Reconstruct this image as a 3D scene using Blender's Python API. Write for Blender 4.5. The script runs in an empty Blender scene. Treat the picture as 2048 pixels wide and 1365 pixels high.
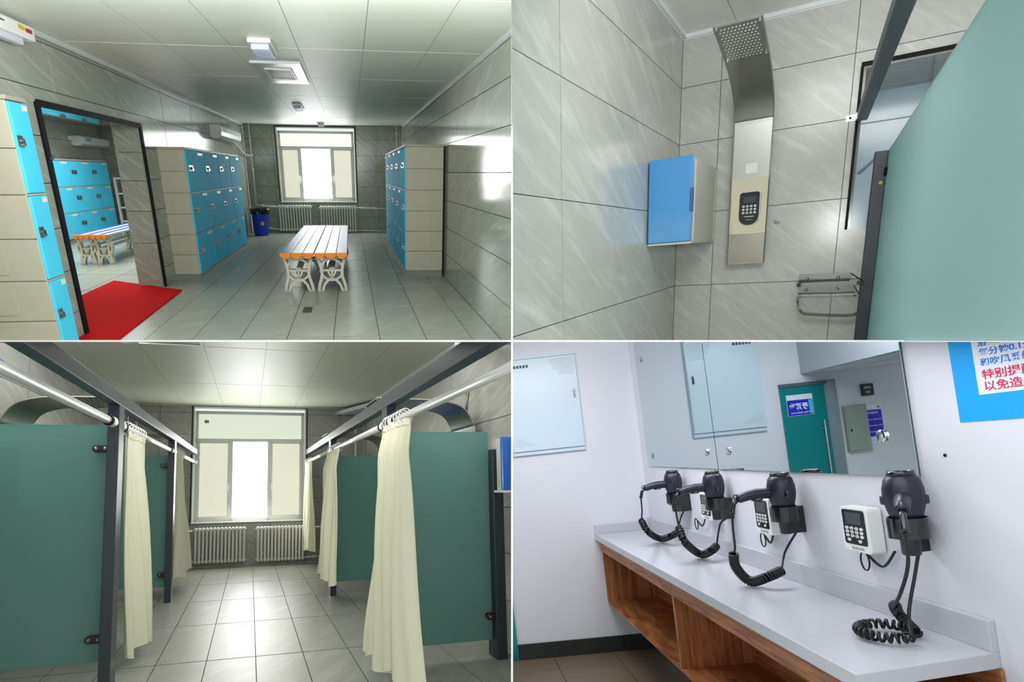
import bpy, bmesh, math, random
from mathutils import Matrix, Vector
random.seed(7)
R = math.radians
# ------------------------------------------------------------------ camera, world, exposure
scn = bpy.context.scene
cd = bpy.data.cameras.new('camera'); cam = bpy.data.objects.new('camera', cd)
scn.collection.objects.link(cam); scn.camera = cam
FPX, PX, PY = 1200.0, 860.0, 850.0            # focal length and principal point of the shift lens, 2048 x 1365
cd.sensor_width = 36; cd.lens = 36 * FPX / 2048
cd.shift_x = (1024 - PX) / 2048; cd.shift_y = (PY - 682.5) / 2048
cd.clip_start = 0.05; cd.clip_end = 100
CAMM = Matrix.Rotation(R(95), 4, 'X')
cam.matrix_world = CAMM
w = bpy.data.worlds.new('world'); scn.world = w; w.use_nodes = True
w.node_tree.nodes['Background'].inputs[0].default_value = (0.93, 1.0, 1.0, 1)
w.node_tree.nodes['Background'].inputs[1].default_value = 0.92
scn.view_settings.view_transform = 'Standard'; scn.view_settings.look = 'None'
scn.view_settings.exposure = 0.0; scn.view_settings.gamma = 1.0; scn.view_settings.use_curve_mapping = False
scn.cycles.max_bounces = 8; scn.cycles.use_denoising = True
scn.cycles.sample_clamp_indirect = 6.0
scn.cycles.caustics_reflective = False; scn.cycles.caustics_refractive = False

# ------------------------------------------------------------------ the four compartments: local frame (x right, y deeper, z up)
FR = {  # fitted to image pixels; room depths stretched, each room scaled about the camera
    'locker': ([[0.9925, -0.12208, 0.00693], [-0.04089, -0.38477, -0.92211], [0.11524, 0.9149, -0.38687]], [-2.7645, -3.0089, 9.3721]),
    'shower': ([[0.83872, 0.54008, -0.06966], [0.083, -0.25322, -0.96384], [-0.53819, 0.80262, -0.25721]], [1.6289, -1.5115, 3.9441]),
    'stalls': ([[0.95814, -0.28593, -0.01492], [0.01483, 0.10161, -0.99471], [0.28593, 0.95285, 0.1016]], [-4.0989, 1.9571, 8.0]),
    'wash': ([[-0.03842, 0.99391, -0.10324], [-0.05547, -0.10528, -0.99289], [-0.99772, -0.03242, 0.05918]], [3.9984, 3.7651, 10.1748]),
}
class Room:
    def __init__(s, key, clips):
        A, O = FR[key]; s.key = key
        s.A = Matrix(A); s.O = Vector(O)
        M = s.A.to_4x4(); M.translation = s.O
        s.M = CAMM @ Matrix.Diagonal((1, -1, -1, 1)) @ M
        s.clips = [((s.A.transposed() @ Vector(n)), sg) for n, sg in clips]
        s.cam = -(s.A.transposed() @ s.O)
    def at(s, u, v, axis, val=0.0):           # where the sight line of a photo pixel meets a plane of the room
        a = s.A.transposed() @ Vector(((u - PX) / FPX, (v - PY) / FPX, 1.0))
        k = 'xyz'.index(axis); t = (val - s.cam[k]) / a[k]
        return s.cam + a * t
KV = (1024 - PX) / FPX; KH = (682.5 - PY) / FPX
NV, NH = (1, 0, -KV), (0, 1, -KH)
LOCK = Room('locker', [(NV, -1), (NH, -1)])   # top left
SHOW = Room('shower', [(NV, 1), (NH, -1)])    # top right
STAL = Room('stalls', [(NV, -1), (NH, 1)])    # bottom left
WASH = Room('wash', [])                       # bottom right

def area(room, loc, size, power, direction, color=(1, 1, 1), name='area_light'):
    l = bpy.data.lights.new(name, 'AREA'); l.shape = 'RECTANGLE'; l.size, l.size_y = size
    l.energy = power; l.color = color
    o = bpy.data.objects.new(name, l); scn.collection.objects.link(o)
    q = Vector(direction).to_track_quat('-Z', 'Y').to_matrix().to_4x4(); q.translation = Vector(loc)
    o.matrix_world = room.M @ q
    return o
# daylight through the windows, and unseen fill lights added to brighten the rooms
area(LOCK, (-1.1, -3.0, 1.45), (1.2, 4.0), 66, (0, 0, -1), (1, 1, 0.96))  # fill added under the next room's ceiling to brighten it
area(LOCK, (1.2, -7.7, 1.42), (2.0, 0.5), 36, (0, 1.0, -0.12), (1, 1, 0.98))  # unseen fill added above the frame at the locker room's open front
area(WASH, (3.0, -1.6, 5.2), (3.0, 1.5), 150, (-0.2, 0.1, -1), (0.93, 0.95, 1.0))  # fill added high over the counter room, out of view
area(LOCK, (1.05, 0.06, 0.95), (1.0, 0.9), 12, (0, -1, -0.2), (0.95, 1.0, 0.98))
area(STAL, (1.61, 0.09, 1.25), (1.3, 1.2), 24, (0, -1, -0.1), (0.99, 1.0, 0.97))
area(SHOW, (1.0, -2.1, 0.90), (1.0, 0.9), 30, (0, 0.75, -0.75), (1, 1, 1))  # fill added below the shower ceiling to lift the tiles
def slab_fill(x, z, size, power, color=(1, 1, 1)):
    """added fill light, unseen edge-on, on the underside of the level partition, above the stalls or the counter"""
    l = bpy.data.lights.new('slab_fill_light', 'AREA'); l.shape = 'RECTANGLE'; l.size, l.size_y = size; l.energy = power; l.color = color
    o = bpy.data.objects.new('slab_fill_light', l); scn.collection.objects.link(o)
    T = Matrix.Diagonal((1, -1, -1, 1)); Y = Vector((0, -KH, -1)).normalized(); Z = Vector((0, -1, KH)).normalized(); X = Y.cross(Z)
    Mx = Matrix((X, Y, Z)).transposed().to_4x4(); Mx.translation = Vector((x, KH * z + 0.012, z)); 
    o.matrix_world = CAMM @ T @ Mx
    return o
slab_fill(-1.3, 4.0, (3.2, 2.2), 52, (1, 1, 0.97))  # added fill over the stalls, no fitting there
slab_fill(2.0, 3.4, (2.2, 1.9), 33, (0.93, 0.96, 1.0))  # added fill over the counter, no fitting there
# the photographer's flash, beside the camera
fl_ = bpy.data.lights.new('flash', 'AREA'); fl_.size = 0.2; fl_.energy = 22; fl_.color = (1, 1, 0.98)
fo_ = bpy.data.objects.new('flash', fl_); scn.collection.objects.link(fo_)
fo_.matrix_world = CAMM @ Matrix.Translation((0.0, 0.12, 0.05))

# ------------------------------------------------------------------ materials
MATS = {}
def lin(c):
    return tuple((x / 12.92 if x <= 0.04045 else ((x + 0.055) / 1.055) ** 2.4) for x in c)
def mat(name, rgb, rough=0.5, metal=0.0, spec=0.5, coat=0.0, emit=None, es=1.0, trans=0.0, noise=0.0, nscale=20.0, bump=0.0, aniso=0.0):
    if name in MATS: return MATS[name]
    m = bpy.data.materials.new(name); m.use_nodes = True; nt = m.node_tree; b = nt.nodes['Principled BSDF']
    c = lin([x / 255 for x in rgb]) + (1,)
    b.inputs['Base Color'].default_value = c; b.inputs['Roughness'].default_value = rough
    b.inputs['Metallic'].default_value = metal; b.inputs['Specular IOR Level'].default_value = spec
    b.inputs['Coat Weight'].default_value = coat; b.inputs['Coat Roughness'].default_value = 0.08
    b.inputs['Transmission Weight'].default_value = trans
    if aniso: b.inputs['Anisotropic'].default_value = aniso
    if emit:
        b.inputs['Emission Color'].default_value = lin([x / 255 for x in emit]) + (1,); b.inputs['Emission Strength'].default_value = es
    if noise or bump:
        tc = nt.nodes.new('ShaderNodeTexCoord'); n = nt.nodes.new('ShaderNodeTexNoise'); n.inputs['Scale'].default_value = nscale; n.inputs['Detail'].default_value = 5
        nt.links.new(tc.outputs['Object'], n.inputs['Vector'])
        if noise:
            r = nt.nodes.new('ShaderNodeMix'); r.data_type = 'RGBA'
            r.inputs[6].default_value = tuple(x * (1 - noise) for x in c[:3]) + (1,); r.inputs[7].default_value = tuple(min(1, x * (1 + noise)) for x in c[:3]) + (1,)
            nt.links.new(n.outputs['Fac'], r.inputs[0]); nt.links.new(r.outputs[2], b.inputs['Base Color'])
        if bump:
            bp = nt.nodes.new('ShaderNodeBump'); bp.inputs['Strength'].default_value = bump; bp.inputs['Distance'].default_value = 0.002
            nt.links.new(n.outputs['Fac'], bp.inputs['Height']); nt.links.new(bp.outputs[0], b.inputs['Normal'])
    MATS[name] = m; return m
def marble(name, axes, base, light, sx=1.0, sy=1.0, ang=-38, rough=0.12, scale=4.0, dark=0.9):
    """grey stone tile with soft diagonal streaks; axes picks the two object axes of the surface"""
    m = bpy.data.materials.new(name); m.use_nodes = True; nt = m.node_tree; L = nt.links; N = nt.nodes; b = N['Principled BSDF']
    tc = N.new('ShaderNodeTexCoord'); sp = N.new('ShaderNodeSeparateXYZ'); L.new(tc.outputs['Object'], sp.inputs[0])
    cb = N.new('ShaderNodeCombineXYZ')
    for i, (ax, s) in enumerate(zip(axes, (sx, sy))):
        mu = N.new('ShaderNodeMath'); mu.operation = 'MULTIPLY'; mu.inputs[1].default_value = s
        L.new(sp.outputs['XYZ'.index(ax.upper())], mu.inputs[0]); L.new(mu.outputs[0], cb.inputs[i])
    oi = N.new('ShaderNodeObjectInfo'); mz = N.new('ShaderNodeMath'); mz.operation = 'MULTIPLY'; mz.inputs[1].default_value = 37.0
    L.new(oi.outputs['Random'], mz.inputs[0]); L.new(mz.outputs[0], cb.inputs[2])
    mp = N.new('ShaderNodeMapping'); mp.inputs['Rotation'].default_value = (0, 0, R(ang)); L.new(cb.outputs[0], mp.inputs[0])
    m2 = N.new('ShaderNodeMapping'); m2.inputs['Scale'].default_value = (scale * 0.55, scale * 3.4, 1); L.new(mp.outputs[0], m2.inputs[0])
    n1 = N.new('ShaderNodeTexNoise'); n1.inputs['Scale'].default_value = 1.0; n1.inputs['Detail'].default_value = 8; n1.inputs['Roughness'].default_value = 0.62; n1.inputs['Distortion'].default_value = 0.6
    L.new(m2.outputs[0], n1.inputs['Vector'])
    m3 = N.new('ShaderNodeMapping'); m3.inputs['Scale'].default_value = (scale * 0.4, scale * 1.1, 1); L.new(mp.outputs[0], m3.inputs[0])
    n2 = N.new('ShaderNodeTexNoise'); n2.inputs['Detail'].default_value = 4; L.new(m3.outputs[0], n2.inputs['Vector'])
    r1 = N.new('ShaderNodeValToRGB'); r1.color_ramp.elements[0].position = 0.5; r1.color_ramp.elements[1].position = 0.80
    L.new(n1.outputs['Fac'], r1.inputs[0])
    bl = lin([x / 255 for x in base]); ll = lin([x / 255 for x in light])
    mx0 = N.new('ShaderNodeMix'); mx0.data_type = 'RGBA'; mx0.inputs[6].default_value = tuple(x * dark for x in bl) + (1,); mx0.inputs[7].default_value = tuple(min(1, x * (2 - dark)) for x in bl) + (1,)
    L.new(n2.outputs['Fac'], mx0.inputs[0])
    mx = N.new('ShaderNodeMix'); mx.data_type = 'RGBA'; mx.inputs[7].default_value = ll + (1,)
    L.new(mx0.outputs[2], mx.inputs[6]); L.new(r1.outputs[0], mx.inputs[0]); L.new(mx.outputs[2], b.inputs['Base Color'])
    b.inputs['Roughness'].default_value = rough; b.inputs['Specular IOR Level'].default_value = 0.36
    return m
def wood(name, c1, c2, axes='xz', s=(0.6, 14)):
    m = bpy.data.materials.new(name); m.use_nodes = True; nt = m.node_tree; L = nt.links; N = nt.nodes; b = N['Principled BSDF']
    tc = N.new('ShaderNodeTexCoord'); mp = N.new('ShaderNodeMapping'); mp.inputs['Scale'].default_value = s if len(s) == 3 else (s[0], s[1], s[1])
    L.new(tc.outputs['Object'], mp.inputs[0]); n = N.new('ShaderNodeTexNoise'); n.inputs['Scale'].default_value = 1; n.inputs['Detail'].default_value = 7; n.inputs['Distortion'].default_value = 1.4
    L.new(mp.outputs[0], n.inputs['Vector']); r = N.new('ShaderNodeValToRGB'); r.color_ramp.elements[0].position = 0.35; r.color_ramp.elements[1].position = 0.66
    r.color_ramp.elements[0].color = lin([x / 255 for x in c1]) + (1,); r.color_ramp.elements[1].color = lin([x / 255 for x in c2]) + (1,)
    L.new(n.outputs['Fac'], r.inputs[0]); L.new(r.outputs[0], b.inputs['Base Color']); b.inputs['Roughness'].default_value = 0.42
    return m
def frosted(name, rgb, opac=0.55, rough=0.35):
    """acid-etched tinted glass: a diffusing sheet with a thin gloss"""
    m = bpy.data.materials.new(name); m.use_nodes = True; nt = m.node_tree; L = nt.links; N = nt.nodes
    c = lin([x / 255 for x in rgb]) + (1,)
    out = N['Material Output']; b = N['Principled BSDF']; b.inputs['Base Color'].default_value = c; b.inputs['Roughness'].default_value = 0.3
    b.inputs['Specular IOR Level'].default_value = 0.4
    tl = N.new('ShaderNodeBsdfTranslucent'); tl.inputs[0].default_value = c
    gl = N.new('ShaderNodeBsdfRefraction'); gl.inputs['Color'].default_value = tuple(min(1, x ** 0.5) for x in c[:3]) + (1,); gl.inputs['Roughness'].default_value = rough; gl.inputs['IOR'].default_value = 1.02
    m1 = N.new('ShaderNodeMixShader'); m1.inputs[0].default_value = 0.45; L.new(b.outputs[0], m1.inputs[1]); L.new(tl.outputs[0], m1.inputs[2])
    m2 = N.new('ShaderNodeMixShader'); m2.inputs[0].default_value = 1 - opac; L.new(m1.outputs[0], m2.inputs[1]); L.new(gl.outputs[0], m2.inputs[2])
    L.new(m2.outputs[0], out.inputs[0]); return m

# ------------------------------------------------------------------ mesh building; vertices are given in room coordinates
class MB:
    def __init__(s): s.v = []; s.f = []
    def add(s, vs, fs):
        n = len(s.v); s.v += [Vector(p) for p in vs]; s.f += [tuple(i + n for i in f) for f in fs]; return s
    def box(s, a, b):
        x0, y0, z0 = [min(p, q) for p, q in zip(a, b)]; x1, y1, z1 = [max(p, q) for p, q in zip(a, b)]
        return s.add([(x0,y0,z0),(x1,y0,z0),(x1,y1,z0),(x0,y1,z0),(x0,y0,z1),(x1,y0,z1),(x1,y1,z1),(x0,y1,z1)],
                     [(0,3,2,1),(4,5,6,7),(0,1,5,4),(1,2,6,5),(2,3,7,6),(3,0,4,7)])
    def hexa(s, b4, t4):
        return s.add(list(b4) + list(t4), [(0,3,2,1),(4,5,6,7),(0,1,5,4),(1,2,6,5),(2,3,7,6),(3,0,4,7)])
    def tube(s, pts, r, seg=10, caps=True):
        pts = [Vector(p) for p in pts]; n = len(pts); rs = r if isinstance(r, (list, tuple)) else [r] * n
        base = len(s.v); up = None; rings = []
        for i, p in enumerate(pts):
            t = (pts[min(i + 1, n - 1)] - pts[max(i - 1, 0)])
            t = t.normalized() if t.length > 1e-9 else Vector((0, 0, 1))
            if up is None:
                up = t.orthogonal().normalized()
            up = (up - t * up.dot(t)); up = up.normalized() if up.length > 1e-6 else t.orthogonal().normalized()
            sd = t.cross(up)
            for k in range(seg):
                a = 2 * math.pi * k / seg; s.v.append(p + (up * math.cos(a) + sd * math.sin(a)) * rs[i])
        for i in range(n - 1):
            for k in range(seg):
                a = base + i * seg + k; b = base + i * seg + (k + 1) % seg
                s.f.append((a, b, b + seg, a + seg))
        if caps:
            s.f.append(tuple(base + k for k in range(seg))[::-1]); s.f.append(tuple(base + (n - 1) * seg + k for k in range(seg)))
        return s
    def lathe(s, c, prof, seg=24, axis='z'):
        base = len(s.v); c = Vector(c)
        for (r, h) in prof:
            for k in range(seg):
                a = 2 * math.pi * k / seg; p = (r * math.cos(a), r * math.sin(a), h)
                if axis == 'y': p = (p[0], h, p[1])
                if axis == 'x': p = (h, p[0], p[1])
                s.v.append(c + Vector(p))
        for i in range(len(prof) - 1):
            for k in range(seg):
                a = base + i * seg + k; b = base + i * seg + (k + 1) % seg; s.f.append((a, b, b + seg, a + seg))
        s.f.append(tuple(base + k for k in range(seg))[::-1]); s.f.append(tuple(base + (len(prof) - 1) * seg + k for k in range(seg)))
        return s
    def prism(s, poly, f0, f1):
        """poly: 2D points; f0/f1 map a 2D point to 3D on the two faces"""
        n = len(poly); return s.add([f0(*p) for p in poly] + [f1(*p) for p in poly],
            [tuple(range(n))[::-1], tuple(range(n, 2 * n))] + [(i, (i + 1) % n, (i + 1) % n + n, i + n) for i in range(n)])
    def strip(s, path, wdir, width, th):
        """a flat bar of given width swept along path; th = list of normals thickness"""
        n = len(path); P = [Vector(p) for p in path]; W = Vector(wdir).normalized() * width / 2; vs = []
        for i, p in enumerate(P):
            t = (P[min(i + 1, n - 1)] - P[max(i - 1, 0)]).normalized(); nn = t.cross(W).normalized() * th / 2
            vs += [p - W - nn, p + W - nn, p + W + nn, p - W + nn]
        fs = [(0, 1, 2, 3), tuple(4 * (n - 1) + k for k in (3, 2, 1, 0))]
        for i in range(n - 1):
            for k in range(4):
                a = 4 * i + k; b = 4 * i + (k + 1) % 4; fs.append((a, a + 4, b + 4, b))
        return s.add(vs, fs)
    def grid(s, nu, nv, fn):
        return s.add([fn(i / nu, j / nv) for j in range(nv + 1) for i in range(nu + 1)],
            [(j * (nu + 1) + i, j * (nu + 1) + i + 1, (j + 1) * (nu + 1) + i + 1, (j + 1) * (nu + 1) + i) for j in range(nv) for i in range(nu)])
def rrect(x0, y0, x1, y1, r, n=5):
    pts = []
    for cx, cy, a0 in ((x1 - r, y0 + r, -90), (x1 - r, y1 - r, 0), (x0 + r, y1 - r, 90), (x0 + r, y0 + r, 180)):
        for k in range(n + 1):
            a = R(a0 + 90 * k / n); pts.append((cx + r * math.cos(a), cy + r * math.sin(a)))
    return pts
def spline(pts, n=8):
    P = [Vector(p) for p in pts]; out = []
    for i in range(len(P) - 1):
        a = P[max(i - 1, 0)]; b = P[i]; c = P[i + 1]; d = P[min(i + 2, len(P) - 1)]
        for k in range(n):
            t = k / n; out.append(0.5 * ((2 * b) + (c - a) * t + (2 * a - 5 * b + 4 * c - d) * t * t + (3 * b - a - 3 * c + d) * t ** 3))
    out.append(P[-1]); return out

def link(o): scn.collection.objects.link(o); return o
def props(o, label=None, cat=None, group=None, kind=None):
    if label: o['label'] = label
    if cat: o['category'] = cat
    if group: o['group'] = group
    if kind: o['kind'] = kind
    return o
def mesh_of(room, name, mb, base, clip):
    me = bpy.data.meshes.new(name); bm = bmesh.new(); vs = [bm.verts.new(p) for p in mb.v]
    for f in mb.f:
        try: bm.faces.new([vs[i] for i in f])
        except ValueError: pass
    bmesh.ops.recalc_face_normals(bm, faces=bm.faces)
    if clip:                                       # trim at planes through the camera that bound the room's collage quarter
        for n, sg in room.clips:
            d = [(v.co - room.cam).dot(n) * sg for v in bm.verts]
            if not d: break
            if min(d) < 0:
                if max(d) <= 0: bm.free(); bpy.data.meshes.remove(me); return None
                bmesh.ops.bisect_plane(bm, geom=bm.verts[:] + bm.edges[:] + bm.faces[:], plane_co=room.cam, plane_no=n * sg, clear_inner=True)
    if not bm.faces: bm.free(); bpy.data.meshes.remove(me); return None
    bmesh.ops.translate(bm, verts=bm.verts, vec=-Vector(base)); bm.to_mesh(me); bm.free(); return me
def thing(room, name, base, label, cat, group=None):
    o = bpy.data.objects.new(name, None); o.empty_display_size = 0.05; link(o)
    T = Matrix.Translation(Vector(base)); o.matrix_world = room.M @ T; o['_b'] = list(base)
    return props(o, label, cat, group)
def part(room, name, mb, m, parent=None, bevel=0.0, smooth=False, clip=True, label=None, kind=None, base=None):
    """a mesh; with a parent it is placed in the parent's frame, without one at its own base in the room"""
    b = base if base is not None else (list(parent['_b']) if parent is not None else (0, 0, 0))
    me = mesh_of(room, name, mb, b, clip)
    if me is None: return None
    me.materials.append(m)
    if smooth:
        for p in me.polygons: p.use_smooth = True
    o = link(bpy.data.objects.new(name, me))
    if parent is not None: o.parent = parent
    else: o.matrix_world = room.M @ Matrix.Translation(Vector(b))
    o['_b'] = list(b)
    if bevel:
        bv = o.modifiers.new('bevel', 'BEVEL'); bv.width = bevel; bv.segments = 2; bv.limit_method = 'ANGLE'; bv.angle_limit = R(40)
    return props(o, label, None, None, kind)
def solo(room, name, mb, m, label, cat, group=None, bevel=0.0, smooth=False, base=None, clip=True):
    o = part(room, name, mb, m, None, bevel, smooth, clip, base=base)
    return props(o, label, cat, group) if o else None
def struct(room, name, mb, m, clip=True):
    o = part(room, name, mb, m, None, clip=clip)
    return props(o, kind='structure')
def text(room, body, loc, size, m, parent, xdir, ydir, name='lettering', bold=0.0):
    c = bpy.data.curves.new(name, 'FONT'); c.body = body; c.size = size; c.extrude = 0.0004; c.offset = bold
    c.align_x = 'LEFT'; c.materials.append(m)
    tmp = bpy.data.objects.new('tmp', c); link(tmp); bpy.context.view_layer.update()
    me = bpy.data.meshes.new_from_object(tmp.evaluated_get(bpy.context.evaluated_depsgraph_get())); bpy.data.objects.remove(tmp); bpy.data.curves.remove(c)
    if not me.materials: me.materials.append(m)
    o = link(bpy.data.objects.new(name, me)); X = Vector(xdir).normalized(); Y = Vector(ydir).normalized(); Z = X.cross(Y)
    Mx = Matrix((X, Y, Z)).transposed().to_4x4()
    if abs(Vector(xdir).length - 1) > 1e-4: Mx = Mx @ Matrix.Diagonal((Vector(xdir).length, 1, 1, 1))
    Mx.translation = Vector(loc) - (Vector(parent['_b']) if parent is not None else Vector((0, 0, 0)))
    if parent is not None: o.parent = parent; o.matrix_local = Mx
    else: o.matrix_world = room.M @ Mx
    return o
def copy_tree(o, room, base, parent=None, rot=None):
    c = o.copy(); link(c)
    if parent is not None: c.parent = parent
    else:
        c.matrix_world = room.M @ Matrix.Translation(Vector(base)) @ (rot or Matrix.Identity(4))
    for ch in [q for q in ALLCH.get(o.name, [])]: copy_tree(ch, room, None, c)
    return c
ALLCH = {}
def index_children():
    ALLCH.clear()
    for q in bpy.data.objects:
        if q.parent is not None: ALLCH.setdefault(q.parent.name, []).append(q)

def tile_field(room, parent, m, us, vs, f, d0, d1, gap=0.004, holes=(), name='tile', gu=None, gv=None):
    """one box per tile; f(u, v, d) -> point; holes are (u0, v0, u1, v1) rectangles left free"""
    gu = gu or gap; gv = gv or gap
    for i in range(len(us) - 1):
        for j in range(len(vs) - 1):
            rects = [(us[i] + gu / 2, vs[j] + gv / 2, us[i + 1] - gu / 2, vs[j + 1] - gv / 2)]
            for h in holes:
                nr = []
                for r in rects:
                    x0, y0, x1, y1 = r
                    if h[0] >= x1 or h[2] <= x0 or h[1] >= y1 or h[3] <= y0: nr.append(r); continue
                    if h[0] > x0: nr.append((x0, y0, h[0], y1))
                    if h[2] < x1: nr.append((h[2], y0, x1, y1))
                    a, b = max(x0, h[0]), min(x1, h[2])
                    if h[1] > y0: nr.append((a, y0, b, h[1]))
                    if h[3] < y1: nr.append((a, h[3], b, y1))
                rects = nr
            if not rects: continue
            mb = MB()
            for (x0, y0, x1, y1) in rects:
                mb.hexa([f(x0, y0, d0), f(x1, y0, d0), f(x1, y1, d0), f(x0, y1, d0)], [f(x0, y0, d1), f(x1, y0, d1), f(x1, y1, d1), f(x0, y1, d1)])
            part(room, name, mb, m, parent)
def rng(a, b, step):
    out = [a]
    while out[-1] + step < b - 1e-6: out.append(out[-1] + step)
    out.append(b); return out
def frange(o, a, b, step):
    """joints at o + k*step within [a, b], with the two ends"""
    k = math.ceil((a - o) / step); out = [a]
    while o + k * step < b - 1e-6:
        if o + k * step > a + 1e-6: out.append(o + k * step)
        k += 1
    out.append(b); return out

# ================================================================== materials in use
M_black = mat('black_trim', (14, 15, 16), 0.6, spec=0.2)
M_white = mat('white_plastic', (232, 233, 230), 0.35)
M_pipe = mat('white_pipe', (222, 222, 216), 0.4, noise=0.06, nscale=30)
M_chrome = mat('chrome', (205, 205, 205), 0.08, metal=1.0)
M_latch = mat('latch_metal', (150, 150, 146), 0.35, metal=1.0)
M_steel = mat('brushed_steel', (168, 168, 162), 0.28, metal=1.0, aniso=0.6)
M_grout = mat('grout', (92, 92, 86), 0.8)
M_groutlight = mat('ceiling_gap', (150, 152, 148), 0.5)
M_grout2 = mat('grout_pale', (128, 128, 120), 0.8)
M_edge = mat('border_white', (246, 246, 246), 0.6, emit=None)
M_blue = mat('locker_blue', (80, 206, 242), 0.7, spec=0.1, noise=0.03, nscale=3)
M_bluedk = mat('locker_blue_edge', (28, 150, 200), 0.35)
M_beige = mat('locker_beige', (184, 180, 160), 0.5, noise=0.02, nscale=6)
M_greybase = mat('locker_base', (126, 134, 130), 0.5)
M_ceil = mat('ceiling_panel', (226, 232, 220), 0.45, spec=0.35, noise=0.03, nscale=1.2)
M_lens = mat('lamp_lens', (196, 206, 222), 0.2)
M_pane = mat('bright_pane', (255, 255, 255), 0.3, emit=(255, 255, 255), es=6.0)
M_paneside = mat('frosted_pane', (110, 110, 100), 0.3, emit=(246, 245, 222), es=0.72, noise=0.3, nscale=3)
M_frame = mat('window_frame', (214, 218, 216), 0.35)
M_screw = mat('screw_steel', (150, 150, 150), 0.25, metal=1.0)
M_dark = mat('dark_grey_metal', (52, 58, 64), 0.38, spec=0.4)

# ================================================================== ROOM 1: locker room (top left)
Q = LOCK; H = 1.517; W = 2.355
T_wallx = marble('marble_side_wall', 'yz', (160, 165, 154), (192, 196, 187), 0.42, 1.0, ang=38, rough=0.12, scale=9.0)
T_wally = marble('marble_end_wall', 'xz', (146, 152, 139), (186, 190, 178), 1.0, 1.0, ang=38, rough=0.16, scale=11.0)
T_floor = marble('marble_floor_tile', 'xy', (160, 167, 156), (186, 191, 182), 1.0, 0.36, ang=-25, rough=0.32, scale=8.0)
# floor
fl = struct(Q, 'floor', MB().box((-0.2, -9.0, -0.06), (W + 0.05, 0.1, -0.006)), M_grout)
tile_field(Q, fl, T_floor, frange(0.10, -0.2, W, 0.262), frange(-0.1, -9.0, 0.0, 0.82), lambda u, v, d: (u, v, d), -0.02, 0.0, 0.0045, name='floor_tile', gv=0.014)
# ceiling with square metal panels
ce = struct(Q, 'ceiling', MB().box((0, -9.0, H + 0.0025), (W, 0.1, H + 0.05)), M_groutlight)
tile_field(Q, ce, M_ceil, frange(0.18, 0, W, 0.366), frange(-0.25, -9.0, 0.0, 1.16), lambda u, v, d: (u, v, d), H + 0.02, H, 0.0035, gv=0.013, holes=[(0.95, -5.55, 1.245, -4.72)], name='ceiling_panel')
# left wall with the doorway, tile courses 0.22 high
DY0, DY1, DZ = -6.48, -4.86, 1.185
zs = frange(0.145, 0, H, 0.2215); ysl = frange(-3.16, -9.0, 0.0, 1.02)
FGY = Q.at(50, 187, 'x', 0.10).y + .02
wl = struct(Q, 'wall_left', MB().box((-0.185, FGY, 0), (-0.012, DY0, H)).box((-0.185, -9.0, 1.18), (-0.012, FGY, H)).box((-0.185, DY1, 0), (-0.012, 0, H)).box((-0.185, DY0, DZ), (-0.012, DY1, H)), M_grout)
tile_field(Q, wl, T_wallx, ysl, zs, lambda u, v, d: (d, u, v), -0.015, 0.0, 0.004, gu=0.011, holes=[(DY0, -1, DY1, DZ), (-9.1, -1, FGY, 1.18)], name='wall_tile')
# jamb and head lining of the doorway (their own tiles)
for i in range(5):
    z0, z1 = (0, 0.34, 0.58, 0.8, 1.0)[i], (0.34, 0.58, 0.8, 1.0, DZ)[i]
    part(Q, 'jamb_tile', MB().box((-0.2, DY1 + 0.0, z0 + 0.002), (0.0, DY1 - 0.012, z1 - 0.002)), T_wally, wl)
part(Q, 'jamb_tile', MB().box((-0.2, DY0, 0), (0.0, DY0 + 0.012, DZ)), T_wally, wl)
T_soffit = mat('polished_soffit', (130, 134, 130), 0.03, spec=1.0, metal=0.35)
for i in range(4):
    a = DY0 + i * (DY1 - DY0) / 4; b = a + (DY1 - DY0) / 4
    part(Q, 'soffit_tile', MB().box((-0.2, a + 0.003, DZ), (0.0, b - 0.003, DZ - 0.012)), T_soffit, wl)
tr = struct(Q, 'trim_1', MB().box((-0.002, DY0 - 0.02, 0), (0.012, DY0 + 0.025, DZ)).box((-0.002, DY1 - 0.03, 0), (0.012, DY1 + 0.012, DZ)).box((-0.002, DY0, DZ - 0.02), (0.012, DY1, DZ + 0.012)), M_black)
# right wall
wr = struct(Q, 'wall_right', MB().box((W + 0.008, -9.0, -0.02), (W + 0.05, 0, H)), M_grout)
tile_field(Q, wr, T_wallx, frange(-5.47, -9.0, 0, 1.55), frange(-0.01 + 0.2215 * 0, 0, H, 0.2215)[:], lambda u, v, d: (d, u, v), W + 0.015, W, 0.004, gu=0.011, name='wall_tile')
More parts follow.
